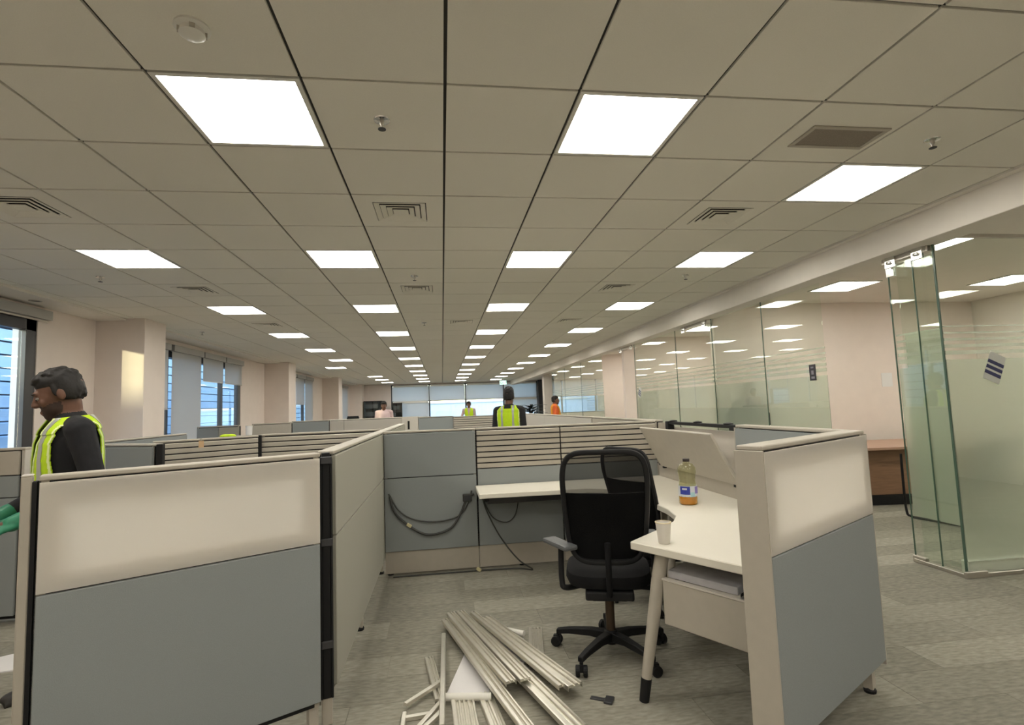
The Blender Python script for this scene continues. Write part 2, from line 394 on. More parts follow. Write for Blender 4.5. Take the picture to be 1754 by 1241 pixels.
pane(3.60, 3.80, rail=False); pane(3.80, 4.04, rail=False)
for a, b in ((4.88, 5.90), (5.90, 7.10), (7.12, 8.30), (8.30, 10.2), (12.4, 14.4), (14.4, 16.4), (16.4, 18.3)): pane(a, b)
# corner return: frosted pane running to the right, with the plain wall behind
wt = struct(ob('wall_return', STEEL, None, 3.92, XW, 3.585, 3.62, 0, .03, bevel=.003))
for a, b in ((3.92, 5.2), (5.2, 6.6), (6.6, XW)):
    ob('glass_pane', GLASS, wt, a+.004, b-.004, 3.60, 3.61, .03, 2.645)
    ob('frosted_film', FILM, wt, a+.02, b-.02, 3.616, 3.620, .11, 1.66)
    bm = NB(); [box(bm, a+.02, b-.02, 3.616, 3.620, 1.70+.055*k, 1.70+.055*k+.03-.005*k) for k in range(5)]
    obj('film_stripes', bm, FILM, wt)
ob('glass_edge', GEDGE, wt, 3.905, 3.916, 3.598, 3.612, .03, 2.62)
ob('top_channel', STEEL, wt, 3.92, XW, 3.59, 3.63, 2.645, 2.67)
def room_wall(n, y, x0=4.02):
    wv = struct(ob('wall_room_%d' % n, PINK, None, x0, XW, y, y+.12, 0, CEIL+.01))
    ob('skirting', WHITEP, wv, x0, XW, y-.012, y, 0, .09, bevel=.003)
    return wv
ob('kerb', WHITEP, wt, 3.98, XW, 3.65, 3.71, 0, .10, bevel=.004)
for n, y in enumerate((7.2, 10.9, 14.6, 18.3)): room_wall(n+1, y, 4.0 if n != 1 else 3.93)
# sliding door gear over the openings
def door(n, y0, y1):
    bm = NB(); box(bm, GXP-.03, GXP+.05, y0, y1, 2.535, 2.583)
    d = struct(obj('door_%d' % n, bm, STEEL, None, bevel=.004))
    for y in (y0+.08, y1-.10):
        bm = NB(); box(bm, GXP-.05, GXP-.03, y-.05, y+.05, 2.49, 2.60); lathe(bm, [(.022, -.012), (.026, 0), (.022, .012)], 14, (GXP-.05, y, 2.53)); obj('roller_clamp', bm, CHROME, d, bevel=.003)
    return d
d1 = door(1, 3.62, 4.06); door(2, 7.15, 8.0); door(3, 10.2, 11.0)
ob('patch_fitting', CHROME, d1, GXP-.012, GXP+.022, 3.97, 4.045, 2.42, 2.50, bevel=.003)
ob('patch_fitting', STEEL, d1, GXP-.014, GXP+.024, 3.93, 4.05, .0, .055, bevel=.004)
ob('patch_fitting', STEEL, d1, GXP-.03, GXP+.16, 3.575, 3.60, .0, .05, bevel=.004)
o = ob('door_leaf', GLASS, d1, GXP+.05, GXP+.06, 3.66, 4.0, .04, 2.53); ob('door_leaf_film', FILM, d1, GXP+.062, GXP+.066, 3.67, 3.99, .38, 1.92)

# ------------------------------------------------------------------ ceiling lights, air diffusers, sprinklers
def make_light():
    t = thing('ceiling_light', '', 'light')
    bm = NB(); a, b = .293, .272
    for s in ((-a, a, -a, -b), (-a, a, b, a), (-a, -b, -b, b), (b, a, -b, b)): box(bm, s[0], s[1], s[2], s[3], 0, .02)
    obj('frame', bm, WHITEP, t); ob('diffuser', LEDM, t, -b, b, -b, b, .006, .012)
    return t
L0 = make_light(); first = True; cnt = {}
RN = ['left centre row', 'right centre row', 'row beside the glass offices', 'row on the window side']
def is_seen(c, r):
    return vis_key((c, r))[0] == 0
for c, r, k in LIGHTS:
    o = L0 if first else copy_tree(L0); first = False
    o.location = tpos(c, r)
    if k < 4:
        if r < (0 if k != 3 else 4):
            j = cnt.get(('b', k), 0); cnt[('b', k)] = j+1; o['label'] = 'LED panel behind the camera, %s of the %s' % (['last', 'second last', 'third last', 'fourth last'][j], RN[k]); o['group'] = 'LED panels behind the camera'
            continue
        i = cnt.get(k, 0); cnt[k] = i+1
        o['label'] = 'square LED ceiling panel, %s from the camera in the %s' % (ORD[i], RN[k])
    elif k == 4: o['label'] = 'square LED ceiling panel out of line toward the windows, half way down'
    else:
        i = cnt.get(5, 0); cnt[5] = i+1
        o['label'] = ['nearest', 'middle', 'farthest'][i] + ' of three small far LED panels above the dark cabinets'
    o['group'] = 'square LED ceiling panels'
RL = [(5.2, .6, 'unseen LED panel added over the open bay in front of the glass corner'), (7.3, .6, 'unseen LED panel added deep in the open bay at far right'), (7.6, 2.3, 'unseen LED panel added in the bay beside the outer wall'), (6.2, 22, 'LED panel beyond the last glass office, near the end windows')]  # bay panels are unseen, added to brighten the bay and glass return
for q, nm in enumerate(('nearest', 'second', 'third', 'farthest')):
    RL += [(5.2, 6.05+3.65*q, 'LED panel at the far side of the %s glass office, near the aisle' % nm), (4.62 if q == 0 else 5.2, 4.36+3.65*q, 'LED panel at the near side of the %s glass office, near the aisle' % nm),
           (7.3, 5.75+3.65*q, 'LED panel at the far side of the %s glass office, deep inside' % nm), (7.3, 4.24+3.65*q, 'LED panel at the near side of the %s glass office, deep inside' % nm)]
for (x, y, lb) in RL:
    o = copy_tree(L0); o.location = (x, y, CEIL-.012); o['label'] = lb; o['group'] = 'LED panels over the offices'
DARKV = mat('vent interior', (.03, .029, .026, 1), .8)
def make_diffuser():
    t = thing('air_diffuser', '', 'vent')
    bm = NB(); a = .293
    def ring(bm, o, i, zo, zi, th=.004):
        A = [(-o, -o), (o, -o), (o, o), (-o, o)]; B = [(-i, -i), (i, -i), (i, i), (-i, i)]
        vs = []
        for P, z in ((A, zo), (B, zi), (B, zi+th), (A, zo+th)): vs.append([bm.verts.new((x, y, z)) for x, y in P])
        for a_, b_ in zip(vs, vs[1:]+vs[:1]):
            for k in range(4): bm.faces.new([a_[k], a_[(k+1) % 4], b_[(k+1) % 4], b_[k]])
    ring(bm, a, .178, 0, 0, .012); obj('plate', bm, TILE, t)
    for q, o_ in enumerate((.172, .132, .092)):
        bm = NB(); ring(bm, o_, o_-.034, -.004, .006); obj('vane', bm, TILE, t)
    ob('core', TILE, t, -.052, .052, -.052, .052, -.004, .0); ob('throat', DARKV, t, -.176, .176, -.176, .176, .012, .016)
    return t
D0 = make_diffuser()
DL = ['square air diffuser in the centre, nearest the camera', 'square air diffuser nearest the camera on the glass office side', 'square air diffuser cut by the left picture edge', 'square air diffuser above the man, second on the window side',
      'square air diffuser second along the centre line', 'square air diffuser second on the glass office side', 'square air diffuser third on the window side', 'square air diffuser third along the centre line', 'square air diffuser third on the glass office side']
for k, (c, r) in enumerate(DIFF):
    o = D0 if k == 0 else copy_tree(D0); o.location = tpos(c, r); o['label'] = DL[k]; o['group'] = 'square ceiling diffusers'
x, y, _ = tpos(3, 0)
t = thing('return_grille', 'long dark return air grille beside the light near the glass offices', 'vent', (x+.03, y+.01, CEIL))
ob('grille_plate', mat('grille mesh', (.26, .22, .18, 1), .7, noise=.3, scale=400), t, -.20, .20, -.085, .085, -.004, -.001)
bm = NB(); box(bm, -.225, .225, -.11, -.085, -.008, 0); box(bm, -.225, .225, .085, .11, -.008, 0); box(bm, -.225, -.2, -.085, .085, -.008, 0); box(bm, .2, .225, -.085, .085, -.008, 0)
obj('grille_frame', bm, BEIGE, t, bevel=.002)
def make_sprinkler():
    t = thing('sprinkler_head', '', 'sprinkler')
    bm = NB(); lathe(bm, [(.040, 0), (.038, -.005), (.022, -.008)], 20); obj('escutcheon', bm, CHROME, t, smooth=True)
    bm = NB(); lathe(bm, [(.011, -.006), (.012, -.022), (.006, -.03), (.005, -.042)], 12); obj('body', bm, STEEL, t, smooth=True)
    bm = NB(); lathe(bm, [(.004, -.042), (.019, -.046), (.019, -.049), (.003, -.050)], 16); obj('deflector', bm, DKMETAL, t, smooth=True)
    return t
S0 = make_sprinkler()
for k, (c, r, lb) in enumerate(((-1, 0, 'chrome sprinkler head between the two big lights nearest the camera'), (4, 0, 'chrome sprinkler head beside the return grille at upper right'), (-6, 5, 'sprinkler head on the window side above the man in black'),
                                (-1, 5, 'sprinkler head second along the centre line'), (4, 5, 'sprinkler head below the second light on the glass office side'), (-1, 10, 'sprinkler head third along the centre line'), (-7, 11, 'small sprinkler head near the column on the window side'))):
    o = S0 if k == 0 else copy_tree(S0); o.location = tpos(c, r); o['label'] = lb; o['group'] = 'sprinkler heads'
x, y, _ = tpos(-2, -1)
t = thing('smoke_detector', 'white round smoke detector on the tile before the upper left light', 'detector', (x, y+.03, CEIL))
bm = NB(); lathe(bm, [(.058, 0), (.060, -.008), (.048, -.014)], 28); obj('base_ring', bm, WHITEP, t, smooth=True)
bm = NB(); lathe(bm, [(.040, -.014), (.043, -.03), (.030, -.040), (.006, -.043)], 24); obj('sensor_dome', bm, WHITEP, t, smooth=True)
for k in range(4):
    a = PI/2*k+.4; bm = NB(); box(bm, -.009, .009, -.004, .004, -.008, .008, Matrix.Translation((.043*math.cos(a), .043*math.sin(a), -.022)) @ Matrix.Rotation(a+PI/2, 4, 'Z')); obj('sensor_slot', bm, BEIGE, t)
t = thing('downlight', 'small unlit recessed downlight in the lowered strip above the window', 'light', (-4.46, 6.4, CEIL-.03))
bm = NB(); lathe(bm, [(.06, 0), (.058, -.006), (.045, -.006), (.042, .0)], 24, cap=False); obj('trim_ring', bm, STEEL, t, smooth=True)
bm = NB(); lathe(bm, [(.044, -.002), (.02, -.0035), (.003, -.004)], 20); obj('lens', bm, DKMETAL, t, smooth=True)
t = thing('exit_sign', 'small pale green lit exit sign hanging at the far windows', 'sign', (3.05, 26.0, 2.62))
GS = emit_mat('lit exit sign', (.55, .95, .75, 1), 1.1)
ob('panel', GS, t, -.17, .17, -.012, .012, -.10, .10, bevel=.004); ob('hanger', STEEL, t, -.006, .006, -.006, .006, .10, .196)
bm = NB()
def glyph(bm, s, x0, z0, hh, y0, y1, sp=1.0, wd=.6):
    st = hh*.2; ww = hh*wd
    F = {'E': [(0, 0, 1, .2), (0, .4, .8, .6), (0, .8, 1, 1), (0, 0, .3, 1)], 'X': None, 'I': [(.35, 0, .65, 1)], 'T': [(0, .8, 1, 1), (.35, 0, .65, 1)]}
    for ch in s:
        if ch == 'X':
            for sg in (1, -1):
                M = Matrix.Translation((x0+ww/2, (y0+y1)/2, z0+hh/2)) @ Matrix.Rotation(sg*R(32), 4, 'Y'); box(bm, -ww*.14, ww*.14, -(y1-y0)/2, (y1-y0)/2, -hh*.55, hh*.55, M)
        else:
            for a, b, c, d in F[ch]: box(bm, x0+a*ww, x0+c*ww, y0, y1, z0+b*hh, z0+d*hh)
        x0 += ww*1.25*sp
glyph(bm, 'EXIT', -.135, -.055, .11, -.016, -.0125)
obj('lettering', bm, WHITEP, t)

# ------------------------------------------------------------------ cubicle partitions
ZT, ZM = 1.237, .83
def partition(p0, p1, label, front=(), back=(), th=.08, zt=ZT, z0=.12, cap=BEIGE, feet=(.06, .94), kick=False, group='office partition panels', frame=BEIGE, core=True, ends=()):
    """p0->p1 left to right seen from the front (-y side of the local frame). front/back: (x0,x1,z0,z1,kind) tiles"""
    v = Vector((p1[0]-p0[0], p1[1]-p0[1])); L = v.length
    t = thing('partition_panel', label, 'partition', (p0[0], p0[1], 0), math.atan2(v.y, v.x), group)
    bm = NB(); e = .028; hw = th/2-.012
    box(bm, 0, e, -hw, hw, z0, zt-.02); box(bm, L-e, L, -hw, hw, z0, zt-.02); 
    obj('frame', bm, frame, t); bm = NB()
    box(bm, e, L-e, -hw, hw, z0, z0+.04); box(bm, e, L-e, -hw, hw, zt-.05, zt-.02); box(bm, e, L-e, -hw, hw, ZM-.02, ZM+.02)
    if core: box(bm, e, L-e, -.006, .006, z0+.04, ZM-.02)
    if core and not any(f[4] == 'frost' for f in front): box(bm, e, L-e, -.006, .006, ZM+.02, zt-.05)
    obj('inner_rail', bm, BLACK, t)
    ob('top_cap', cap, t, 0, L, -th/2, th/2, zt-.018, zt, bevel=.004)
    for k, x in enumerate((0, L)):
        if k in ends: ob('end_trim', frame, t, x-.006 if x == 0 else x-.002, x+.002 if x == 0 else x+.006, -th/2-.008, th/2+.008, z0, zt-.018, bevel=.002)
        else: ob('end_gasket', BLACK, t, x-.001 if x == 0 else x-.006, x+.006 if x == 0 else x+.001, -th/2+.012, th/2-.012, z0, zt-.018)
    if kick: ob('kick_plate', frame, t, 0, L, -th/2+.01, th/2-.01, .015, z0+.03, bevel=.002)
    for f in feet:
        bm = NB(); box(bm, f*L-.02, f*L+.02, -.02, .02, .02, z0+.01); ft = obj('foot', bm, BEIGE, t)
        bm = NB(); lathe(bm, [(.026, 0), (.028, .012), (.018, .026)], 14, (f*L, 0, 0)); obj('glide', bm, BLACK, ft)
    for sd, tiles in ((-1, front), (1, back)):
        for (x0, x1, a, b, kind) in tiles:
            g = .0035; y0, y1 = (-th/2-.008, -hw+.002) if sd < 0 else (hw-.002, th/2+.008)
            if kind == 'slat':
                n = int(round((b-a)/.047)); hgt = (b-a)/n
                for k in range(n):
                    z = a+k*hgt; yo, yi = (y0, y1) if sd < 0 else (y1, y0)
                    bm = NB()
                    prof = [(yi, z+.002), (yo+.006*-sd*-1 if False else yo, z+.006), (yo, z+hgt-.012), (yo-sd*.010, z+hgt-.001), (yi, z+hgt-.001)]
                    V = [[bm.verts.new((x, q, zz)) for q, zz in prof] for x in (x0+g, x1-g)]
                    nn = len(prof); bm.faces.new(V[0]); bm.faces.new(V[1][::-1])
                    for i in range(nn): bm.faces.new([V[0][i], V[0][(i+1) % nn], V[1][(i+1) % nn], V[1][i]])
                    obj('slat', bm, BEIGE, t)
                ob('slat_backing', BLACK, t, x0+.001, x1-.001, min(y1, y0)+.006 if sd < 0 else min(y0, y1), max(y0, y1) if sd < 0 else max(y0, y1)-.006, a, b)
            elif kind == 'frost':
                yy = (y0, y0+.005) if sd < 0 else (y1-.005, y1)
                ob('frosted_pane', FROST, t, x0+g, x1-g, yy[0], yy[1], a+g, b-g)
                fr = .075; bm = NB(); q0, q1 = (y0+.026, y0+.034) if sd < 0 else (y1-.034, y1-.026)
                box(bm, x0+g, x1-g, q0, q1, a+g, a+fr); box(bm, x0+g, x1-g, q0, q1, b-fr, b-g); box(bm, x0+g, x0+fr, q0, q1, a+fr, b-fr); box(bm, x1-fr, x1-g, q0, q1, a+fr, b-fr)
                obj('pane_frame', bm, frame, t)
            else:
                mm = {'grey': GREYF, 'warm': WARMF, 'beige': BEIGE, 'pale': PALEB, 'white': SHEET}[kind]
                ob('fabric_tile' if kind in ('grey', 'warm') else 'steel_tile', mm, t, x0+g, x1-g, y0, y1, a+g, b-g, bevel=.003)
    return t
Z0T = ZT-.02
# 1 near left end panel with the frosted window
partition((-1.43, 2.105), (-.585, 2.585), 'near left end panel with frosted window over grey fabric',
          front=[(0, .97, ZM, Z0T, 'frost'), (0, .97, .14, ZM, 'grey')], back=[(0, .97, .14, ZM, 'grey')], feet=(.97,))
# its loose post at the picture's left edge
t = thing('end_post', 'upright beige post at the left end of the near frosted panel', 'post', (-1.4625, 2.0865, 0), R(29.6))
ob('shaft', BEIGE, t, -.010, .020, -.030, .03, .02, ZT, bevel=.004); ob('post_cap', PALEB, t, -.011, .021, -.031, .031, ZT, ZT+.006, bevel=.003)
bm = NB(); lathe(bm, [(.018, 0), (.020, .012), (.012, .022)], 14); obj('glide', bm, BLACK, t)
ob('gasket', BLACK, t, .020, .033, -.03, .02, .10, ZT-.02)
# black three-way connector with its beige foot
t = thing('connector_post', 'black exposed connector post between frosted panel and spine wall', 'post', (-.560, 2.635, 0), R(15))
bm = NB(); box(bm, -.018, .018, -.026, .026, .12, ZT-.005); box(bm, -.028, -.018, -.030, -.018, .12, ZT-.03); box(bm, .018, .028, -.030, -.018, .12, ZT-.03)
obj('shaft', bm, BLACK, t, bevel=.002)
for z in (1.18, .80, .34): ob('bracket', DKMETAL, t, -.026, .026, -.034, -.022, z, z+.035, bevel=.003)
ob('foot', BEIGE, t, -.024, .024, -.02, .02, 0, .12, bevel=.004)
# 2 left spine wall
partition((-.57, 4.66), (-.57, 2.68), 'spine partition wall running away left of the chair',
          front=[(0, 1.98, ZM, Z0T, 'beige'), (0, 1.98, .14, ZM, 'beige')], back=[(0, 1.98, ZM, Z0T, 'warm'), (0, 1.98, .14, ZM, 'warm')], feet=(.5,))
ch = bpy.data.objects[-1] if False else None
partition((-.57, 7.55), (-.57, 4.68), 'farther spine partition wall behind the blue grey panel',
          front=[(0, 2.87, ZM, Z0T, 'warm'), (0, 2.87, .14, ZM, 'warm')], back=[(0, 2.87, ZM, Z0T, 'warm'), (0, 2.87, .14, ZM, 'warm')])
# 4 back partition of the near workstation
yb = 4.80
partition((-.52, yb), (.292, yb), 'blue grey two-tile back panel with hanging cables',
          front=[(0, .81, ZM, Z0T, 'grey'), (0, .81, .20, ZM, 'grey')], back=[(0, .81, ZM, Z0T, 'grey'), (0, .81, .20, ZM, 'grey')], kick=True, z0=.17, feet=(.05,))
partition((.296, yb), (1.066, yb), 'back panel of beige slats directly above the short desk wing',
          front=[(0, .77, .875, Z0T, 'slat'), (0, .77, .20, .875, 'grey')], back=[(0, .77, ZM, Z0T, 'warm'), (0, .77, .20, ZM, 'grey')], kick=True, z0=.17, feet=(.5,))
partition((1.070, yb), (1.99, yb), 'back panel of beige slats behind the mesh chair',
          front=[(0, .92, .875, Z0T, 'slat'), (0, .92, .20, .875, 'grey')], back=[(0, .92, ZM, Z0T, 'warm'), (0, .92, .20, ZM, 'grey')], kick=True, z0=.17, feet=(.5,))
# 5 right spine: stripped frame, then grey panel
t = thing('stripped_partition', 'stripped partition frame with black top rail above the desk', 'partition', (2.04, 4.74, 0), -PI/2, 'office partition panels')
Lf = 1.33; bm = NB()
box(bm, 0, .03, -.03, .03, .12, ZT-.02); box(bm, Lf-.03, Lf, -.03, .03, .12, ZT-.02); box(bm, .03, Lf-.03, -.03, .03, ZM-.02, ZM+.02); box(bm, .03, Lf-.03, -.03, .03, .12, .17)
obj('frame', bm, BEIGE, t)
ob('top_rail', BLACK, t, .16, Lf, -.022, .022, ZT-.030, ZT-.004, bevel=.003)
ob('rail_bracket', BLACK, t, .16, .22, -.03, .03, ZT-.075, ZT-.002, bevel=.004); ob('rail_bracket', BLACK, t, Lf-.10, Lf-.02, -.028, .028, ZT-.045, ZT-.002, bevel=.004)
for x in (.27, .72, 1.18):
    bm = NB(); lathe(bm, [(.034, ZT-.004), (.036, ZT+.004), (.012, ZT+.010)], 14, (x, 0, 0)); obj('rail_knob', bm, BLACK, t)
ob('rear_skin', PALEB, t, .03, Lf-.03, .030, .040, ZM, ZT-.055); ob('fabric_tile', BEIGE, t, 0, Lf, -.048, -.03, .15, ZM-.004, bevel=.003); ob('rear_skin', GREYF, t, 0, Lf, .03, .045, .15, ZM)
for f in (.1, Lf-.1):
    bm = NB(); lathe(bm, [(.026, 0), (.028, .012), (.018, .13)], 12, (f, 0, 0)); obj('foot', bm, BLACK, t)
partition((2.04, 3.405), (2.04, 2.455), 'short blue grey panel meeting the right frosted end panel',
          front=[(0, .95, ZM, Z0T, 'grey'), (0, .95, .14, ZM, 'grey')], back=[(0, .95, ZM, Z0T, 'grey'), (0, .95, .14, ZM, 'grey')], feet=(.1,))
# 6 right frosted end panel
partition((1.155, 1.885), (2.055, 2.42), 'right end panel with frosted window over grey fabric by the walkway',
          front=[(.0, 1.047, ZM, Z0T, 'frost'), (.0, 1.047, .14, ZM, 'grey')], back=[(0, 1.047, .14, ZM, 'grey')], th=.10, feet=(.93,), ends=(0, 1))
# tile unhooked from the stripped frame, leaning out over the desk
t = thing('loose_tile', 'beige steel tile unhooked and leaning out over the desk', 'panel', (1.975, 4.62, .835))
bm = NB(); box(bm, -.012, .010, -1.27, 0, 0, .40, Matrix.Rotation(R(-28), 4, 'Y')); obj('face', bm, BEIGE, t, bevel=.004)
for y in (-.05, -1.22): bm = NB(); box(bm, -.012, .03, y-.012, y+.012, -.02, .03); obj('hook', bm, BLACK, t)
# far cubicles
t = thing('connector_post', 'black connector post joining the two slatted panels on the left', 'post', (-1.737, 5.318, 0), R(20)); ob('shaft', BLACK, t, -.02, .02, -.046, .046, .05, ZT-.002, bevel=.004); ob('foot', BEIGE, t, -.02, .02, -.02, .02, 0, .05)
partition((-2.43, 4.83), (-1.745, 5.285), 'beige slatted panel with an orange tag behind the left frosted panel', front=[(0, .82, .875, Z0T, 'slat'), (0, .82, .14, .875, 'grey')], back=[(0, .82, .14, Z0T, 'grey')])
t = thing('connector_post', 'black connector post between the dark grey panel and the tagged slatted panel', 'post', (-2.118, 4.318, 0)); ob('shaft', BLACK, t, -.022, .022, -.022, .022, .05, ZT-.002, bevel=.004); ob('foot', BEIGE, t, -.02, .02, -.02, .02, 0, .05)
partition((-1.725, 5.36), (-.625, 5.50), 'beige slatted panel right of the tagged one, meeting the spine', front=[(0, 1.109, .875, Z0T, 'slat'), (0, 1.109, .14, .875, 'grey')], back=[(0, 1.109, .14, Z0T, 'grey')], zt=ZT+.004)
partition((-3.08, 4.905), (-2.145, 4.34), 'dark blue grey panel directly right of the man in black', front=[(0, 1.09, ZM, Z0T, 'grey'), (0, 1.09, .14, ZM, 'grey')], back=[(0, 1.09, .14, Z0T, 'grey')])
partition((-3.2, 7.05), (-3.2, 5.0), 'beige spine partition beyond the man in black', front=[(0, 2.05, ZM, Z0T, 'beige'), (0, 2.05, .14, ZM, 'beige')], back=[(0, 2.05, .14, Z0T, 'grey')])
partition((-4.2, 4.39), (-3.06, 4.39), 'grey partition at left edge behind the gloved hand, pale edge trim', front=[(0, 1.11, ZM+.22, ZT-.008, 'beige'), (0, 1.11, ZM+.06, ZM+.22, 'grey'), (0, 1.11, .05, ZM+.06, 'grey')], back=[(0, 1.11, .14, Z0T, 'grey')], zt=1.25, z0=.03, frame=PALEB, feet=(), ends=(1,))
partition((-4.02, 9.35), (-3.36, 9.35), 'dark grey far panel below the blue-lit window', front=[(0, .34, ZM, 1.25, 'grey'), (.34, .66, ZM, 1.25, 'warm'), (0, .66, .14, ZM, 'grey')], zt=1.275)
partition((-3.50, 10.35), (-2.80, 10.35), 'beige far panel below the second column', front=[(0, .70, ZM, 1.25, 'beige'), (0, .70, .14, ZM, 'grey')], zt=1.275)
partition((-3.04, 11.25), (-2.31, 11.25), 'blue grey far panel left of the pale-topped one', front=[(0, .73, ZM, 1.26, 'grey'), (0, .73, .14, ZM, 'grey')], zt=1.283)
partition((-2.44, 11.95), (-.87, 11.95), 'pale far panel with bright cap in front of the pink-shirted man', front=[(0, .30, ZM, 1.25, 'pale'), (.30, 1.57, ZM, 1.25, 'pale'), (0, 1.57, .14, ZM, 'grey')], zt=1.275, cap=WHITE)
t = thing('partition_end', 'pale partition end with a dark vertical slot, left of the far blue panel', 'partition', (-.66, 11.0, 0), 0, 'office partition panels')
ob('body', PALEB, t, -.165, .165, 0, .10, .05, 1.285, bevel=.005); ob('slot', BLACK, t, -.05, -.01, -.006, .0, 1.03, 1.20); ob('base_block', BEIGE, t, -.15, .15, .01, .09, 0, .05)
partition((-.49, 11.03), (.22, 11.03), 'blue grey far panel straight ahead behind the back partition', front=[(0, .71, ZM, 1.25, 'grey'), (0, .71, .14, ZM, 'grey')], zt=1.272)
partition((.225, 11.0), (1.12, 11.0), 'far slatted panel left of the man in the yellow vest', front=[(0, .89, .875, 1.235, 'slat'), (0, .89, .14, .875, 'grey')], zt=1.256)
partition((2.08, 7.0), (2.08, 4.86), 'beige spine partition just beyond the slatted back panel', front=[(0, 2.14, ZM, Z0T, 'beige'), (0, 2.14, .14, ZM, 'beige')], back=[(0, 2.14, .14, Z0T, 'grey')])
partition((2.08, 13.6), (2.08, 7.06), 'long far spine partition below the orange worker', front=[(0, 3.2, ZM, Z0T, 'pale'), (3.2, 6.54, ZM, Z0T, 'pale'), (0, 6.54, .14, ZM, 'beige')], back=[(0, 6.54, .14, Z0T, 'grey')], feet=(.03, .5, .97))

# ------------------------------------------------------------------ desk
t = thing('desk', 'white angled desk with short wing along the slats and slanted leg', 'desk')
pts = [(1.215, 2.075), (1.99, 2.515), (1.99, 4.745), (.275, 4.745), (.275, 4.26), (1.15, 4.235)]
pts += [(1.28, 4.17), (1.36, 4.05), (1.40, 3.85), (1.415, 3.5), (1.41, 3.25), (1.375, 3.06), (1.30, 2.93), (1.19, 2.815), (.908, 2.57)]
bm = NB(); prism(bm, pts, .692, .73); obj('worktop', bm, WHITE, t, bevel=.004)
bm = NB(); tube(bm, [(1.045, 2.50, .692), (1.02, 2.515, .55), (.935, 2.52, .10)], [.034, .033, .024], 16); lg = obj('leg', bm, BEIGE, t, smooth=True)
bm = NB(); tube(bm, [(.936, 2.52, .105), (.918, 2.52, .0)], [.0255, .023], 16); obj('foot_sleeve', bm, BLACK, lg, smooth=True)
v = Vector((1.19-1.03, 2.13-2.49, 0)); Ml = Matrix.Translation((1.035, 2.485, 0)) @ Matrix.Rotation(math.atan2(-.36, .22), 4, 'Z')
bm = NB(); box(bm, 0, .42, -.012, .012, .36, .565, Ml); obj('end_plate', bm, BEIGE, t, bevel=.004)
bm = NB(); box(bm, 0, .42, -.016, .016, .565, .573, Ml); obj('plate_lip', bm, PALEB, t)
bm = NB(); tube(bm, [(1.50, 3.40, .692), (1.46, 3.40, .10)], [.03, .024], 14); lg = obj('leg', bm, BEIGE, t, smooth=True)
bm = NB(); tube(bm, [(1.46, 3.40, .105), (1.453, 3.40, 0)], [.026, .024], 14); obj('foot_sleeve', bm, BLACK, lg, smooth=True)
for x0, y0 in ((.34, 4.70), (1.9, 4.68)): ob('bracket', BLACK, t, x0-.02, x0+.02, y0-.36, y0+.03, .655, .692, bevel=.003)
ob('cable_tray', DKMETAL, t, .36, 1.30, 4.52, 4.70, .60, .69, bevel=.004)
# wrapped sheet leaning under the desk
bm = NB(); box(bm, -.02, .40, .50, .53, .555, .573, Ml); box(bm, .38, .40, 0, .53, .555, .573, Ml); obj('shelf_brace', bm, BEIGE, t)
o = tag(ob('wrapped_sheet', mat('plastic wrapped sheet', (.46, .45, .47, 1), .25, noise=.1, scale=18, bump=.6), None, .02, .37, .01, .56, 0, .035, bevel=.006), 'lavender grey wrapped sheet lying on the brace under the desk end', 'sheet')
o.matrix_world = Ml @ Matrix.Translation((0, 0, .5745)) @ Matrix.Rotation(R(4), 4, 'X')

# bottle and cup
t = thing('oil_bottle', 'clear plastic bottle with blue label and orange liquid on the desk', 'bottle', (1.61, 3.37, .73), R(-70))
BPL = glass_mat('bottle plastic', (.90, .90, .74, 1), .05); OIL = mat('orange liquid', (.75, .30, .02, 1), .1, trans=.25)
bm = NB(); lathe(bm, [(.055, 0), (.060, .006), (.0605, .05), (.058, .10), (.055, .125), (.054, .135), (.052, .16), (.055, .19), (.060, .215), (.057, .24), (.042, .262), (.022, .272), (.019, .280)], 28); obj('shell', bm, BPL, t, smooth=True)
bm = NB(); lathe(bm, [(.052, .003), (.057, .008), (.0575, .048), (.0575, .052)], 28); obj('liquid', bm, OIL, t, smooth=True)
LB = mat('label white', (.70, .72, .76, 1), .5); LBB = mat('label blue', (.035, .055, .36, 1), .5); LBV = mat('label violet', (.28, .22, .55, 1), .5); LBT = mat('label teal', (.42, .66, .70, 1), .5)
def wrap(a0, a1, z0, z1, r, m, nm, par):
    bm = NB(); n = 14; th = .0008
    rings = [[(rr*math.cos(a0+(a1-a0)*k/n), rr*math.sin(a0+(a1-a0)*k/n), z) for rr, z in ((r, z0), (r+th, z0), (r+th, z1), (r, z1))] for k in range(n+1)]
    loft(bm, [[Vector(p) for p in g] for g in rings]); return obj(nm, bm, m, par, smooth=True)
lab = wrap(-PI*.99, PI*.99, .055, .125, .0605, LB, 'label', t)
wrap(-R(95), -R(32), .070, .122, .0614, LBB, 'label_print', lab); wrap(R(0), R(55), .075, .120, .0614, LBV, 'label_print', lab)
wrap(-R(30), -R(2), .058, .085, .0614, LBT, 'label_print', lab); wrap(-R(80), -R(50), .100, .112, .0622, LB, 'label_print', lab)
bm = NB(); lathe(bm, [(.022, .280), (.0225, .296), (.020, .299)], 20); obj('cap', bm, mat('dark cap', (.04, .03, .03, 1), .4), t, smooth=True)
t = thing('paper_cup', 'white paper cup on the desk corner nearest the camera', 'cup', (1.055, 2.497, .73))
bm = NB(); lathe(bm, [(.026, 0), (.0275, .002), (.037, .100), (.0355, .100), (.0265, .004), (.0, .004)], 28, cap=False); obj('body', bm, mat('cup paper', (.74, .70, .64, 1), .6), t, smooth=True)
bm = NB(); lathe(bm, [(.0358, .098), (.0392, .0985), (.0392, .1025), (.0358, .103)], 28, cap=False); obj('rim', bm, mat('cup rim', (.86, .76, .52, 1), .5), t, smooth=True)

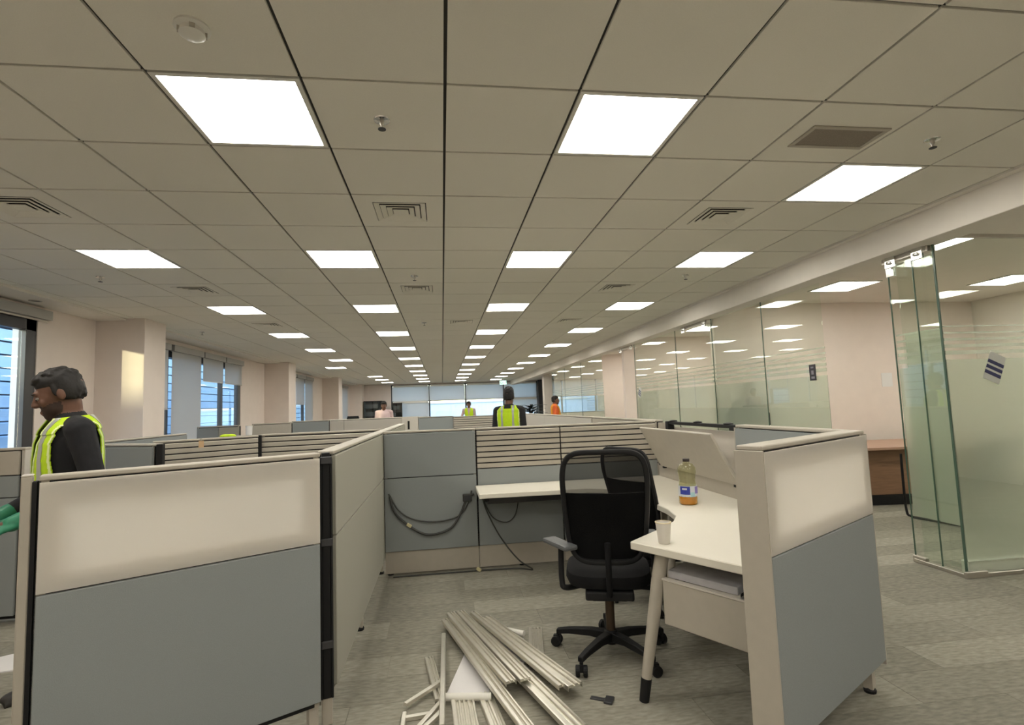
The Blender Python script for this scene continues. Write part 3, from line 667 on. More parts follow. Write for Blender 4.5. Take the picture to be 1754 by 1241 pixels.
# ------------------------------------------------------------------ task chairs
MESHB = mesh_mat('black mesh', (.012, .012, .012, 1), .32)
def make_chair(label, loc, rz, leg0, arm_grey=True, drop=0):
    t = thing('task_chair', label, 'chair', loc, rz, 'black mesh task chairs')
    bm = NB(); lathe(bm, [(.030, .055), (.042, .07), (.045, .115), (.033, .13)], 18); obj('hub', bm, BLACK, t, smooth=True)
    for k in range(5):
        a = leg0+2*PI*k/5-rz; c, s = math.cos(a), math.sin(a)
        bm = NB(); M = Matrix.Rotation(a, 4, 'Z')
        loft(bm, [[M @ Vector((x, w_*sy, z+hh*sz)) for sy, sz in ((-1, -1), (1, -1), (1, 1), (-1, 1))] for x, w_, z, hh in ((.02, .026, .097, .026), (.12, .022, .104, .02), (.25, .018, .095, .016), (.325, .016, .082, .014))])
        lg = obj('leg', bm, BLACK, t, bevel=.004)
        bm = NB(); M2 = M @ Matrix.Translation((.315, 0, 0)) @ Matrix.Rotation(.6*k, 4, 'Z')
        for sy in (-.02, .02):
            M3 = M2 @ Matrix.Translation((.012, sy, .029)) @ Matrix.Rotation(PI/2, 4, 'X')
            loft(bm, [[M3 @ Vector((r_*math.cos(2*PI*q/16), r_*math.sin(2*PI*q/16), z)) for q in range(16)] for r_, z in ((.022, -.012), (.029, -.009), (.029, .009), (.022, .012))])
        box(bm, -.012, .03, -.010, .010, .028, .060, M2); tube(bm, [M2 @ Vector((0, 0, .05)), M2 @ Vector((0, 0, .085))], .010, 10)
        obj('castor', bm, BLACK, lg)
    bm = NB(); tube(bm, [(0, 0, .12), (0, 0, .30)], [.026, .026], 14); obj('gas_column', bm, mat('bronze column', (.09, .06, .04, 1), .4, metal=.5), t, smooth=True)
    bm = NB(); box(bm, -.10, .10, -.14, .13, .33, .42); box(bm, -.13, .13, -.22, -.08, .36, .41); obj('mechanism', bm, BLACK, t, bevel=.012)
    bm = NB(); n = 28
    def ring(sx, sy, z, cy=.02): return [Vector((sx*math.copysign(abs(math.cos(2*PI*k/n))**.6, math.cos(2*PI*k/n)), cy+sy*math.copysign(abs(math.sin(2*PI*k/n))**.6, math.sin(2*PI*k/n)), z)) for k in range(n)]
    loft(bm, [ring(.19, .19, .405), ring(.228, .235, .42), ring(.240, .25, .45), ring(.234, .245, .485), ring(.205, .21, .503), ring(.12, .12, .500)]); obj('seat', bm, BLACKF, t, smooth=True)
    # backrest: a curved mesh sheet in a rounded frame
    def bp(u, v):   # u -1..1, v 0..1
        wv = .197+.030*math.sin(PI*min(v*1.2, 1)*.5)
        y = -.215-.035*math.sin(v*PI)+.0-.06*v + .045*u*u + .03*math.sin(v*PI*1.6)
        return Vector((u*wv, y, .56+.60*v))
    N = 28; U = [-1+2*i/N for i in range(N+1)]
    def rr(k, K=72):     # rounded outline in u,v
        a = 2*PI*k/K; c, s = math.cos(a), math.sin(a); e = .38
        return (math.copysign(abs(c)**e, c), .5+.5*math.copysign(abs(s)**e, s))
    bm = NB(); K = 72
    pts = [bp(*rr(k)) for k in range(K)]
    vr = []
    for k in range(K):
        p = pts[k]; d = (pts[(k+1) % K]-pts[k-1]).normalized(); nrm = Vector((0, 1, 0)); s = d.cross(nrm).normalized(); q = s.cross(d)
        vr.append([bm.verts.new(p + s*.015*math.cos(2*PI*j/8) + q*.013*math.sin(2*PI*j/8)) for j in range(8)])
    for k in range(K):
        for j in range(8): bm.faces.new([vr[k][j], vr[k][(j+1) % 8], vr[(k+1) % K][(j+1) % 8], vr[(k+1) % K][j]])
    obj('back_frame', bm, BLACK, t, smooth=True)
    bm = NB(); lev = 8; rings = [[bp(rr(k)[0]*f, .5+(rr(k)[1]-.5)*f) for k in range(K)] for f in [1-.99*i/lev for i in range(lev+1)]]
    loft(bm, rings, cap=False); obj('back_mesh', bm, MESHB, t, smooth='all')
    bm = NB(); rows = []     # padded lower back
    for i in range(13):
        v = .03+.60*i/12; rows.append([bp(u*.93, v) for u in U])
    A = [[bm.verts.new(p+Vector((0, .020+.010*math.sin(PI*i/12), 0))) for p in r_] for i, r_ in enumerate(rows)]; B = [[bm.verts.new(p+Vector((0, .004, 0))) for p in r_] for r_ in rows]
    for X in (A, B):
        for i in range(12):
            for j in range(N): bm.faces.new([X[i][j], X[i][j+1], X[i+1][j+1], X[i+1][j]])
    for i in range(12):
        for j in (0, N): bm.faces.new([A[i][j], A[i+1][j], B[i+1][j], B[i][j]])
    for i in (0, 12):
        for j in range(N): bm.faces.new([A[i][j], A[i][j+1], B[i][j+1], B[i][j]])
    obj('back_pad', bm, BLACKF, t, smooth=True)
    bm = NB(); tube(bm, bend([(0, -.10, .37), (0, -.23, .40), (0, -.262, .52), (0, -.272, .68)]), .016, 12); obj('back_spine', bm, BLACKF, t, smooth=True)
    AP = mat('grey arm pad', (.10, .105, .11, 1), .5)
    for s in (-1, 1):
        pv = Matrix.Translation((s*.258, -.165, 0)) @ Matrix.Rotation(R(34), 4, 'Z') @ Matrix.Translation((-s*.25, .0, 0)) if (s < 0 and arm_grey) else Matrix()
        ay = -.11 if (s < 0 and arm_grey) else 0
        bm = NB(); tube(bm, bend([(s*.12, -.02, .39), (s*.235, -.03+ay, .405), (s*.258, -.03+ay, .45), (s*.256, -.03+ay, .635)]), [.016]*25, 10); ar = obj('armrest', bm, BLACK, t, smooth=True)
        bm = NB(); box(bm, s*.25-.042, s*.25+.042, -.12, .13, .635, .662, pv); obj('arm_pad', bm, AP if arm_grey else BLACK, ar, bevel=.012)
    for c in t.children:
        if drop and c.name.split('.')[0] not in ('hub', 'leg', 'gas_column'): c.location.z = -drop
    return t
make_chair('black mesh task chair in front of the desk, back to the camera', (.925, 3.02, 0), R(-16), R(150))
make_chair('second black task chair mostly hidden behind the first, under the desk corner', (1.50, 3.72, 0), R(-64), R(30), False, .065)

# ------------------------------------------------------------------ pile of aluminium channels on the floor
def channel(a, b, z, label, w=.055, hgt=.020, ridges=3, za=None, roll=0, zb=None):
    a = Vector((a[0], a[1], z if za is None else za)); b = Vector((b[0], b[1], z if zb is None else zb)); d = b-a; L = d.length
    prof = []
    for i in range(ridges):
        x = -w/2+w*i/ridges; e = w/ridges
        prof += [(x, hgt-.003), (x+e*.10, hgt), (x+e*.42, hgt), (x+e*.50, hgt-.009), (x+e*.80, hgt-.009), (x+e*.92, hgt-.002)] if i < ridges-1 else [(x, hgt-.003), (x+e*.15, hgt), (x+e*.85, hgt)]
    prof.append((w/2, hgt-.002))
    prof += [(w/2, 0), (w/2-.003, 0), (w/2-.003, hgt-.012), (-w/2+.003, hgt-.012), (-w/2+.003, 0), (-w/2, 0)]
    bm = NB(); V = [[bm.verts.new((x, y, z_)) for x, z_ in prof] for y in (0, L)]; m_ = len(prof)
    for i in range(m_): bm.faces.new([V[0][i], V[0][(i+1) % m_], V[1][(i+1) % m_], V[1][i]])
    bm.faces.new(V[0]); bm.faces.new(V[1][::-1])
    o = obj('metal_channel', bm, ALU); tag(o, label, 'channel', 'aluminium channels in the floor pile')
    q = Vector((d.x, d.y, 0)).to_track_quat('Y', 'Z').to_euler(); pitch = math.atan2(d.z, math.hypot(d.x, d.y))
    o.matrix_world = Matrix.Translation(a) @ Matrix.Rotation(q.z, 4, 'Z') @ Matrix.Rotation(pitch, 4, 'X') @ Matrix.Rotation(roll, 4, 'Y')
    return o
channel((.548, 3.40), (.475, 2.93), .001, 'short channel lying upright in the picture at right edge of the pile', .085, .022, 4)
channel((-.11, 3.15), (-.045, 2.70), .001, 'short channel at the left edge of the pile', .05, .02, 3)
channel((-.01, 3.56), (.36, 2.20), .045, 'lower long channel on the left of the fan, running out of frame', .06, .02, 3)
channel((.02, 3.60), (.30, 2.66), .066, 'topmost channel at the left of the fan', .056, .022, 3)
channel((.085, 3.60), (.37, 2.66), .070, 'topmost channel second in the fan, ending near the centre', .056, .022, 3)
channel((.12, 3.58), (.535, 2.28), .040, 'wide long channel in the middle of the fan, running out of frame', .085, .024, 3)
channel((.165, 3.56), (.53, 2.56), .073, 'thin channel in the fan with a dark open end', .035, .022, 2)
channel((.24, 3.52), (.605, 2.60), .046, 'ribbed channel at the right of the fan ending by the chair castor', .085, .026, 3)
channel((.06, 2.70), (.09, 2.02), .001, 'wide ribbed channel below the white tube at the pile bottom', .11, .022, 5)
channel((.17, 2.72), (.26, 2.05), .001, 'dull channel behind the wide ribbed one', .07, .02, 3)
channel((-.026, 3.33), (-.036, 2.40), .030, 'narrow channel standing on edge along the left of the white sheet', .026, .040, 1)
for k, (a, b, z) in enumerate((((-.21, 2.66), (-.04, 2.84), .022), ((-.22, 2.58), (-.04, 2.60), .003), ((-.21, 2.62), (-.215, 2.2), .004), ((-.17, 2.40), (-.03, 2.66), .026), ((-.19, 2.3), (-.04, 2.52), .046))):
    channel(a, b, z, ['thin strip rising to the right at the lower left of the pile', 'thin strip lying level at the lower left of the pile', 'thin strip running toward the camera at the pile left', 'thin strip crossing the lower left of the pile', 'lowest thin strip at the lower left of the pile'][k], .022, .018, 1)
def rod(a, b, r, label):
    bm = NB(); tube(bm, [a, b], r, 14); tag(obj('metal_tube', bm, WHITEP, smooth=True), label, 'tube', 'white tubes in the floor pile')
rod((.14, 3.56, .031), (.462, 3.305, .031), .016, 'white round tube at the top right of the pile')
rod((-.035, 2.70, .026), (.20, 2.655, .026), .018, 'white round tube under the fan at the lower left')
bm = NB(); prism(bm, [(-.02, 2.74), (.10, 3.20), (.42, 3.24), (.42, 3.0), (.16, 2.66)], .001, .007)
tag(obj('white_sheet', bm, SHEET), 'white board lying under the fan of channels', 'sheet')
bm = NB(); prism(bm, [(.28, 3.36), (.455, 3.28), (.415, 3.0), (.36, 3.05)], .008, .014)
tag(obj('white_sheet', bm, SHEET), 'small pale board at the right of the pile under the tube', 'sheet')
# scraps and small debris
bm = NB(); prism(bm, [(-3.1, 3.50), (-2.62, 3.80), (-2.38, 3.55), (-2.9, 3.45)], .001, .008); tag(obj('white_sheet', bm, SHEET), 'white sheet on the floor at left edge behind the end post', 'sheet')
bm = NB(); prism(bm, [(-2.34, 2.72), (-2.16, 2.84), (-2.08, 2.70), (-2.2, 2.62)], .001, .006); tag(obj('white_sheet', bm, PAPER), 'white scrap on the floor at the lower left corner', 'sheet')
bm = NB(); box(bm, -.05, .05, -.012, .012, 0, .008); box(bm, .02, .06, -.03, .03, 0, .012); o = tag(obj('metal_bracket', bm, DKMETAL, bevel=.002), 'small dark metal bracket on the carpet under the chair', 'bracket'); o.location = (.72, 2.57, .0); o.rotation_euler = (0, 0, R(-30))

# ------------------------------------------------------------------ cables
def cable(pts, r, label, plug=None):
    t = thing('cable', label, 'cable', pts[0]); P = [Vector(p)-Vector(pts[0]) for p in pts]
    bm = NB(); tube(bm, bend(P), r, 8); obj('cord', bm, CABLE, t, smooth=True)
    if plug:
        bm = NB(); q = Vector(plug)-Vector(pts[0]); box(bm, -.022, .022, -.01, .01, -.014, .014, Matrix.Translation(q) @ Matrix.Rotation(R(35), 4, 'Y')); obj('plug', bm, YTIE, t, bevel=.004)
    return t
yc = 4.735
cable([(-.47, yc, .68), (-.44, yc, .56), (-.37, yc, .47), (-.22, yc-.01, .36), (-.10, yc-.01, .335), (.05, yc-.01, .38), (.14, yc, .50), (.20, yc, .63), (.26, yc, .66)], .010, 'thick grey cable looping low across the blue grey back panel', (-.31, yc-.01, .425))
cable([(-.48, yc, .70), (-.40, yc, .56), (-.28, yc, .475), (-.10, yc, .44), (.08, yc, .46), (.17, yc, .52), (.22, yc, .62), (.24, yc, .69)], .006, 'thin cable loop above the thick one on the back panel')
cable([(.33, yc, .64), (.37, yc-.02, .50), (.48, yc-.05, .28), (.62, yc-.12, .10), (.74, yc-.13, .010), (.62, yc-.06, .008), (.30, yc-.035, .008), (-.45, yc-.035, .008)], .006, 'dark cable dropping from the desk wing to the floor', (.28, yc-.04, .018))
cable([(.34, yc, .60), (.42, yc-.02, .45), (.54, yc-.02, .40), (.62, yc-.02, .46), (.66, yc, .60)], .005, 'small cable loop hanging under the desk wing')
t = thing('cable_bundle', 'dark box in place of a cable bundle on the back panel beside the desk wing', 'socket', (.20, yc+.005, .63)); bm = NB(); box(bm, -.04, .04, -.015, .005, -.035, .035); obj('housing', bm, CABLE, t, bevel=.010); ob('box_front', DKMETAL, t, -.028, .028, -.018, -.013, -.022, .022)  # plain dark box put in place of a vague bundle of cable

# ------------------------------------------------------------------ things on and around the far cubicles
t = thing('paper_tag', 'small orange paper tag hung over the slatted panel', 'tag', (-2.115, 4.985, 1.19)); t.rotation_euler = (0, 0, R(34)); ob('tag_body', mat('orange tag', (.62, .42, .24, 1), .6), t, -.02, .02, -.004, .004, -.03, .03); ob('tag_hook', STEEL, t, -.008, .008, -.006, .03, .03, .05)
bm = NB(); [ellip(bm, (random.uniform(-.05, .05), random.uniform(-.02, .02), .012), (.045, .03, .018)) for _ in range(5)]; o = tag(obj('folded_cloth', bm, YEL, smooth='all'), 'crumpled fluorescent yellow cloth on top of the slatted panel', 'cloth'); o.location = (-2.0, 5.32, ZT-.01)
ob_ = None
t = thing('paper_cup', 'tall white cup standing below the blue-lit window', 'cup', (-3.03, 8.8, 1.12)); bm = NB(); lathe(bm, [(.040, 0), (.045, .005), (.050, .14), (.046, .142), (.04, .01)], 20, cap=True); obj('body', bm, PAPER, t, smooth=True); bm = NB(); lathe(bm, [(.046, .142), (.053, .142), (.053, .15), (.046, .15)], 20, cap=False); obj('rim', bm, WHITEP, t, smooth=True)
partition((-3.34, 8.84), (-2.85, 8.84), 'low pale partition under the tall white cup', front=[(0, .49, ZM, 1.1, 'pale'), (0, .49, .14, ZM, 'grey')], zt=1.12)
t = thing('desk_phone', 'dark desk phone lying on top of the pale far panel', 'phone', (-1.95, 11.95, 1.275)); ob('base', BLACK, t, -.13, .13, -.04, .04, 0, .03, bevel=.006); bm = NB(); tube(bm, [(-.12, 0, .045), (.12, 0, .045)], .018, 10); obj('handset', bm, BLACK, t)
# small high chair back peeking over the far panel
t = thing('task_chair', 'dark chair back just showing over the far blue grey panel', 'chair', (-.36, 12.2, 0), PI)
bm = NB(); n = 20; loft(bm, [[Vector((.24*math.cos(PI*k/n), y, .80+.46*math.sin(PI*k/n))) for k in range(n+1)] for y in (-.02, .02)]); obj('backrest', bm, BLACK, t, bevel=.006)
ob('seat', BLACKF, t, -.24, .24, .0, .46, .44, .52, bevel=.03); bm = NB(); tube(bm, [(0, .22, .1), (0, .22, .45)], .025); obj('column', bm, BLACK, t); ob('back_spine', BLACK, t, -.03, .03, -.05, -.02, .42, .9)
bm = NB()
for k in range(5):
    a = 2*PI*k/5; tube(bm, [(0, .22, .11), (.3*math.cos(a), .22+.3*math.sin(a), .05), (.3*math.cos(a), .22+.3*math.sin(a), .0)], [.02, .016, .02], 8)
obj('star_base', bm, BLACK, t)
# dark cabinets at the far left corner
def cabinet(x0, x1, zt, label, y=YE-.45):
    t = thing('bookcase', label, 'cabinet', ((x0+x1)/2, y, 0), 0, 'dark bookcases at the far end'); w2 = (x1-x0)/2; DK = mat('dark brown veneer', (.045, .035, .03, 1), .4); SH = mat('shelf interior', (.13, .125, .125, 1), .7)
    bm = NB(); box(bm, -w2, -w2+.03, -.2, .2, 0, zt); box(bm, w2-.03, w2, -.2, .2, 0, zt); box(bm, -w2, w2, -.2, .2, zt-.04, zt); box(bm, -w2, w2, -.2, .2, 0, .08); box(bm, -w2, w2, .18, .2, 0, zt); obj('body', bm, DK, t)
    for k in range(1, 5): ob('shelf', DK, t, -w2+.03, w2-.03, -.17, .18, zt*k/5-.012, zt*k/5+.012)
    for s in (-1, 1): ob('door', GLASSW, t, min(0, s*w2)+.02, max(0, s*w2)-.02, -.215, -.205, .1, zt-.05); 
    for k in range(1, 5): ob('binder_row', SH, t, -w2+.06, w2*.5-(k % 2)*.2, -.1, .1, zt*k/5+.012, zt*k/5+.22)
cabinet(-3.98, -3.06, 1.96, 'dark bookcase left of the pink-shirted man'); cabinet(-2.58, -2.06, 1.82, 'narrow dark bookcase right of the pink-shirted man', YE-.5)
# plant and pale pillar on the far right
t = thing('potted_plant', 'dark bushy plant right of the man in the yellow vest', 'plant', (2.62, 15.3, 0))
bm = NB(); lathe(bm, [(.16, 0), (.20, .02), (.24, .55), (.22, .56), (.20, .50), (.01, .50)], 20); obj('pot', bm, DKMETAL, t, smooth=True)
bm = NB(); [tube(bm, bend([(0, 0, .48), (.05*math.cos(a), .05*math.sin(a), .8), (.16*math.cos(a), .16*math.sin(a), 1.35)]), .012, 6) for a in (0, 2, 4)]; obj('stem', bm, LEAF, t)
random.seed(3)
for k in range(46):
    a = random.uniform(0, 2*PI); r_ = random.uniform(.02, .14); z = random.uniform(1.0, 1.40); L = random.uniform(.25, .42); w_ = random.uniform(.035, .06); el = random.uniform(.1, 1.0)
    bm = NB(); P = []
    for i in range(6):
        f = i/5; rr_ = r_+L*f*math.cos(el*(1-.7*f)); zz = z+L*f*math.sin(el)*(1-.75*f); P.append((rr_, zz, w_*math.sin(PI*(.08+.90*f))))
    V = [[bm.verts.new((p[0]*math.cos(a)-s*p[2]*math.sin(a), p[0]*math.sin(a)+s*p[2]*math.cos(a), p[1]-abs(s)*.008)) for s in (-1, 0, 1)] for p in P]
    for i in range(5):
        for j in range(2): bm.faces.new([V[i][j], V[i][j+1], V[i+1][j+1], V[i+1][j]])
    bmesh.ops.solidify(bm, geom=bm.faces[:], thickness=.002); obj('leaf', bm, LEAF, t)
struct(ob('trim_4', PLASTER, None, 4.0, 4.35, 20.3, 20.65, 0, CEIL, bevel=.005))
struct(ob('trim_5', DKMETAL, None, 5.22, 5.55, YE-.2, YE, 0, CEIL))

# ------------------------------------------------------------------ glass office contents and signs
t = thing('office_table', 'brown wooden table inside the glass office behind the doorway', 'table', (6.2, 6.45, 0), R(-6))
ob('table_top', mat('table top veneer', (.42, .26, .18, 1), .4, noise=.1, scale=5, streak=(1, 8, 8)), t, -.95, .95, -.55, .55, .70, .735, bevel=.004); ob('modesty_panel', WOOD, t, -.88, .88, -.38, -.35, .12, .70, bevel=.003)
for s in (-1, 1): ob('side_panel', WOOD, t, s*.90-.018, s*.90+.018, -.5, .5, .0, .70, bevel=.003)
ob('base_block', BLACK, t, -.88, .88, -.42, -.30, 0, .12)  # black block across the table front at floor level
t = thing('visitor_chair', 'black sled-base chair behind the glass edge by the doorway', 'chair', (5.22, 5.12, 0), R(8))
bm = NB(); tube(bm, bend([(-.02, .28, .72), (.0, .30, .45), (.02, .31, .09), (.03, .27, .022), (.05, .1, .014), (.08, -.36, .014), (.09, -.40, .03), (.08, -.41, .45)], 6), .013, 10); obj('sled_frame', bm, BLACK, t, smooth=True)
bm = NB(); tube(bm, bend([(.50, .28, .72), (.50, .30, .45), (.50, .31, .09), (.50, .27, .022), (.50, .1, .014), (.50, -.36, .014), (.50, -.40, .03), (.50, -.41, .45)], 6), .013, 10); obj('sled_frame', bm, BLACK, t, smooth=True)
ob('seat', BLACKF, t, .02, .50, -.40, .08, .43, .48, bevel=.02)
bm = NB(); box(bm, .04, .48, -.02, .02, 0, .42, Matrix.Translation((0, -.40, .50)) @ Matrix.Rotation(R(10), 4, 'X')); obj('backrest', bm, BLACKF, t, bevel=.015)
# room sign on the glass (print too small to read in the photograph: plain marks)
t = thing('room_sign', 'narrow dark room sign on the glass beside the open doorway', 'sign', (GXP-.004, 5.07, 1.66), -PI/2)
ob('plate', SIGNB, t, -.048, .048, -.004, .003, -.085, .085, bevel=.002)
ob('sign_print', SIGNT, t, -.02, .022, -.0052, -.004, .045, .062); ob('sign_print', SIGNT, t, -.015, .02, -.0052, -.004, -.022, .022); ob('sign_print', SIGNT, t, -.02, .03, -.0052, -.004, -.066, -.042)
def sticker(loc, rz, label, tilt, sc=1):
    t = thing('door_sticker', label, 'sticker', loc); 
    t.matrix_world = Matrix.Translation(loc) @ Matrix.Rotation(rz, 4, 'Z') @ Matrix.Rotation(tilt, 4, 'Y') @ Matrix.Scale(sc, 4)
    bm = NB(); box(bm, -.075, .075, -.001, .0, -.115, .115); obj('backing', bm, mat('clear sticker', (.62, .64, .60, 1), .5), t)
    for k in range(3): bm = NB(); box(bm, -.075, .075, -.002, -.001, -.055+.045*k-.013, -.055+.045*k+.015); obj('bar', bm, NAVY, t, bevel=.0004)
sticker((4.346, 3.598, 1.585), 0, 'tilted sticker with three navy bars on the right glass return', R(24))
sticker((GXP-.003, 10.0, 1.60), -PI/2, 'small navy sticker on the far glass office pane', R(24), .9)
tag(ob('paper_notice', PAPER, None, 6.68, 6.86, 7.192, 7.196, 1.51, 1.72), 'blank white paper notice on the pink office wall', 'notice')

# ------------------------------------------------------------------ people
def merged(groups, voxel, smooth=3):
    """groups: {material: bmesh}. One continuous surface; each face takes the material of the nearest source piece."""
    allb = NB(); trees = []
    for mm, b in groups.items():
        bmesh.ops.recalc_face_normals(b, faces=b.faces)
        trees.append((mm, BVHTree.FromBMesh(b))); tmp = bpy.data.meshes.new('tmp'); b.to_mesh(tmp); allb.from_mesh(tmp); bpy.data.meshes.remove(tmp)
    me = bpy.data.meshes.new('src'); allb.to_mesh(me); allb.free(); o = bpy.data.objects.new('src', me); COL.objects.link(o)
    md = o.modifiers.new('r', 'REMESH'); md.mode = 'VOXEL'; md.voxel_size = voxel
    ms = o.modifiers.new('s', 'SMOOTH'); ms.iterations = smooth; ms.factor = .5
    dg = bpy.context.evaluated_depsgraph_get(); res = bpy.data.meshes.new_from_object(o.evaluated_get(dg))
    bpy.data.objects.remove(o); bpy.data.meshes.remove(me)
    res.materials.clear()
    for mm, _ in trees: res.materials.append(mm)
    if len(trees) > 1:
        for p in res.polygons:
            c = p.center; p.material_index = min(range(len(trees)), key=lambda i: trees[i][1].find_nearest(c)[3])
    for p in res.polygons: p.use_smooth = True
    for b in groups.values(): b.free()
    return res
def link_mesh(name, me, parent):
    me.name = name; o = bpy.data.objects.new(name, me); COL.objects.link(o); o.parent = parent; return o
TORSO = [(.80, .150, .100, 0), (.88, .165, .112, 0), (.96, .160, .112, 0), (1.06, .148, .108, .005), (1.16, .155, .113, .008), (1.26, .170, .118, .006), (1.34, .178, .112, 0), (1.40, .155, .092, -.008), (1.44, .105, .070, -.014), (1.47, .065, .058, -.016)]
def tors(z):
    for a, b in zip(TORSO, TORSO[1:]):
        if z <= b[0]:
            f = max(0, (z-a[0])/(b[0]-a[0])); return [a[i]+(b[i]-a[i])*f for i in (1, 2, 3)]
    return list(TORSO[-1][1:])
def tring(z, off=0, n=40, belly=0):
    rx, ry, yo = tors(z); out = []
    for k in range(n):
        a = 2*PI*k/n; c, s = math.cos(a), math.sin(a); e = .85
        bl = belly*math.exp(-((z-1.05)/.14)**2)*max(s, 0)
        out.append(Vector(((rx+off)*math.copysign(abs(c)**e, c), yo+(ry+off+bl)*math.copysign(abs(s)**e, s), z)))
    return out
def hand(bm, wrist, d, palm_n, side, curl=.5, inflate=0, sc=1.0):
    """wrist point, finger direction d, palm normal, thumb side"""
    d = d.normalized(); palm_n = (palm_n - d*palm_n.dot(d)).normalized(); s = (side - d*side.dot(d) - palm_n*side.dot(palm_n)).normalized(); i = inflate
    M = Matrix((s, d, palm_n)).transposed()
    ellip(bm, wrist+d*.045*sc, (.040*sc+i, .050*sc+i, .016*sc+i), M)
    for k, (off, L) in enumerate(((.030, .070), (.010, .080), (-.011, .074), (-.031, .058))):
        b = wrist + d*.082*sc + s*off*sc; L *= sc; f = d; p = b - d*.012
        for seg, fr in enumerate((.45, .32, .23)):
            a = curl*(.55+.5*seg); f2 = (d*math.cos(a*(seg+.6)) + palm_n*math.sin(a*(seg+.6))).normalized()
            q = p + f2*L*fr*1.1; capsule(bm, p, q, (.0092-.0007*seg)*sc+i, (.0086-.0007*seg)*sc+i, 10); p = q
    b = wrist + d*.025*sc + s*.032*sc; q = b + (d*.55+s*.75+palm_n*.25).normalized()*.040*sc; capsule(bm, b, q, .0125*sc+i, .0105*sc+i, 10)
    q2 = q + (d*.9+s*.2+palm_n*.35).normalized()*.032*sc; capsule(bm, q, q2, .0105*sc+i, .009*sc+i, 10)
def person(label, loc, rz, shirt=SHIRTB, trousers=TROU, vest=None, voxel=.009, lean=0, headpitch=0, headyaw=0, arms=None, gloves=None, hole=.152, hz=1.10, beard=False, belly=.02, hair=HAIR, scale=1.0, sleeve=.92, skin=SKIN, feet=None, wide=1.0):
    feet = feet or {}
    t = thing('person', label, 'person', loc, rz); t.scale = (scale*wide, scale, scale)
    MU = Matrix.Translation((0, 0, .90)) @ Matrix.Rotation(-lean, 4, 'X') @ Matrix.Translation((0, 0, -.90))   # upper body leans forward
    G = {shirt: NB(), trousers: NB(), skin: NB()}
    if beard: G[BEARD] = NB()
    b = NB(); loft(b, [tring(z, 0, 40, belly) for z in (.86, .92, 1.0, 1.06, 1.12, 1.18, 1.24, 1.30, 1.35, 1.39, 1.42, 1.445, 1.47)]); b.transform(MU); tmp = bpy.data.meshes.new('x'); b.to_mesh(tmp); G[shirt].from_mesh(tmp); bpy.data.meshes.remove(tmp); b.free()
    loft(G[trousers], [tring(z) for z in (.80, .84, .88)])
    # legs
    for s in (-1, 1):
        fx, fy = feet.get(s, (s*.10, -.02)); kx, ky = (s*.088+fx)/2*1.04, (fy+.02)/2+.015
        capsule(G[trousers], (s*.088, 0, .85), (kx, ky, .48), .088, .062); capsule(G[trousers], (kx, ky, .48), (fx, fy, .09), .058, .046)
    # arms
    arms = arms or {}
    ends = {}
    for s in (-1, 1):
        sh = MU @ Vector((s*.185, -.008, 1.385)); el, wr_ = arms.get(s, ((s*.225, -.03, 1.10), (s*.205, .12, .89))); el = Vector(el); wr_ = Vector(wr_)
        capsule(G[shirt], MU @ Vector((s*.12, -.01, 1.40)), sh, .058, .062); capsule(G[shirt], sh, el, .060, .047)
        mid = el.lerp(wr_, sleeve); capsule(G[shirt], el, mid, .046, .036); capsule(G[skin], mid, wr_, .033, .027)
        dd = (wr_-el).normalized(); ends[s] = (wr_, dd)
        if not (gloves and s in gloves): hand(G[skin], wr_, dd, Vector((-s, .2, -.2)), Vector((0, 1, .6)), .45)
        else: capsule(G[skin], wr_, wr_+dd*.05, .026, .026)
    # neck and head
    nb = MU @ Vector((0, -.012, 1.44)); hp = MU @ Vector((0, .012, 1.545))
    HM = Matrix.Translation(hp) @ Matrix.Rotation(headyaw, 4, 'Z') @ Matrix.Rotation(-headpitch, 4, 'X') @ Matrix.Translation((0, 0, .022)); HR = HM.to_3x3()
    capsule(G[skin], nb, HM @ Vector((0, -.02, -.05)), .056, .054)
    H = lambda x, y, z: HM @ Vector((x, y, z))
    g = G[skin]; j = G[BEARD] if beard else g
    ellip(g, H(0, -.012, .030), (.074, .094, .088), HR, 24, 16); ellip(g, H(0, .030, .0), (.062, .062, .070), HR, 20, 14)
    ellip(j, H(0, .030, -.055), (.058, .060, .055), HR, 20, 12); ellip(j, H(0, .058, -.088), (.034, .032, .026), HR)
    capsule(g, H(0, .088, .018), H(0, .108, -.020), .009, .0125); ellip(g, H(0, .100, -.026), (.018, .014, .010), HR)
    capsule(g, H(-.032, .082, .030), H(.032, .082, .030), .013, .013); ellip(g, H(-.036, .066, -.018), (.022, .018, .022), HR); ellip(g, H(.036, .066, -.018), (.022, .018, .022), HR)
    ellip(g, H(0, .089, -.060), (.022, .010, .0055), HR); ellip(g, H(0, .087, -.070), (.020, .010, .006), HR)
    for s in (-1, 1): ellip(g, H(s*.075, -.014, -.004), (.010, .020, .032), HR @ Matrix.Rotation(R(12), 3, 'X'))
    link_mesh('body', merged(G, voxel, 2), t)
    for s in (-1, 1):
        bm = NB(); ellip(bm, H(s*.031, .079, .005), (.0125, .0105, .0085), HR, 14, 10); ey = obj('eye', bm, EYEW, t, smooth='all')
        bm = NB(); ellip(bm, H(s*.031, .0875, .002), (.0065, .003, .0065), HR, 10, 6); obj('iris', bm, IRIS, ey, smooth='all')
        bm = NB(); tube(bm, [H(s*.014, .094, .026), H(s*.030, .094, .032), H(s*.048, .082, .028)], [.003, .0042, .002], 8); obj('eyebrow', bm, hair, t)
    bm = NB(); rnd = random.Random(5)
    ellip(bm, H(0, -.014, .064), (.078, .094, .060), HR, 22, 14); ellip(bm, H(0, -.050, .015), (.075, .058, .068), HR, 20, 14); ellip(bm, H(0, .050, .092), (.056, .034, .024), HR)
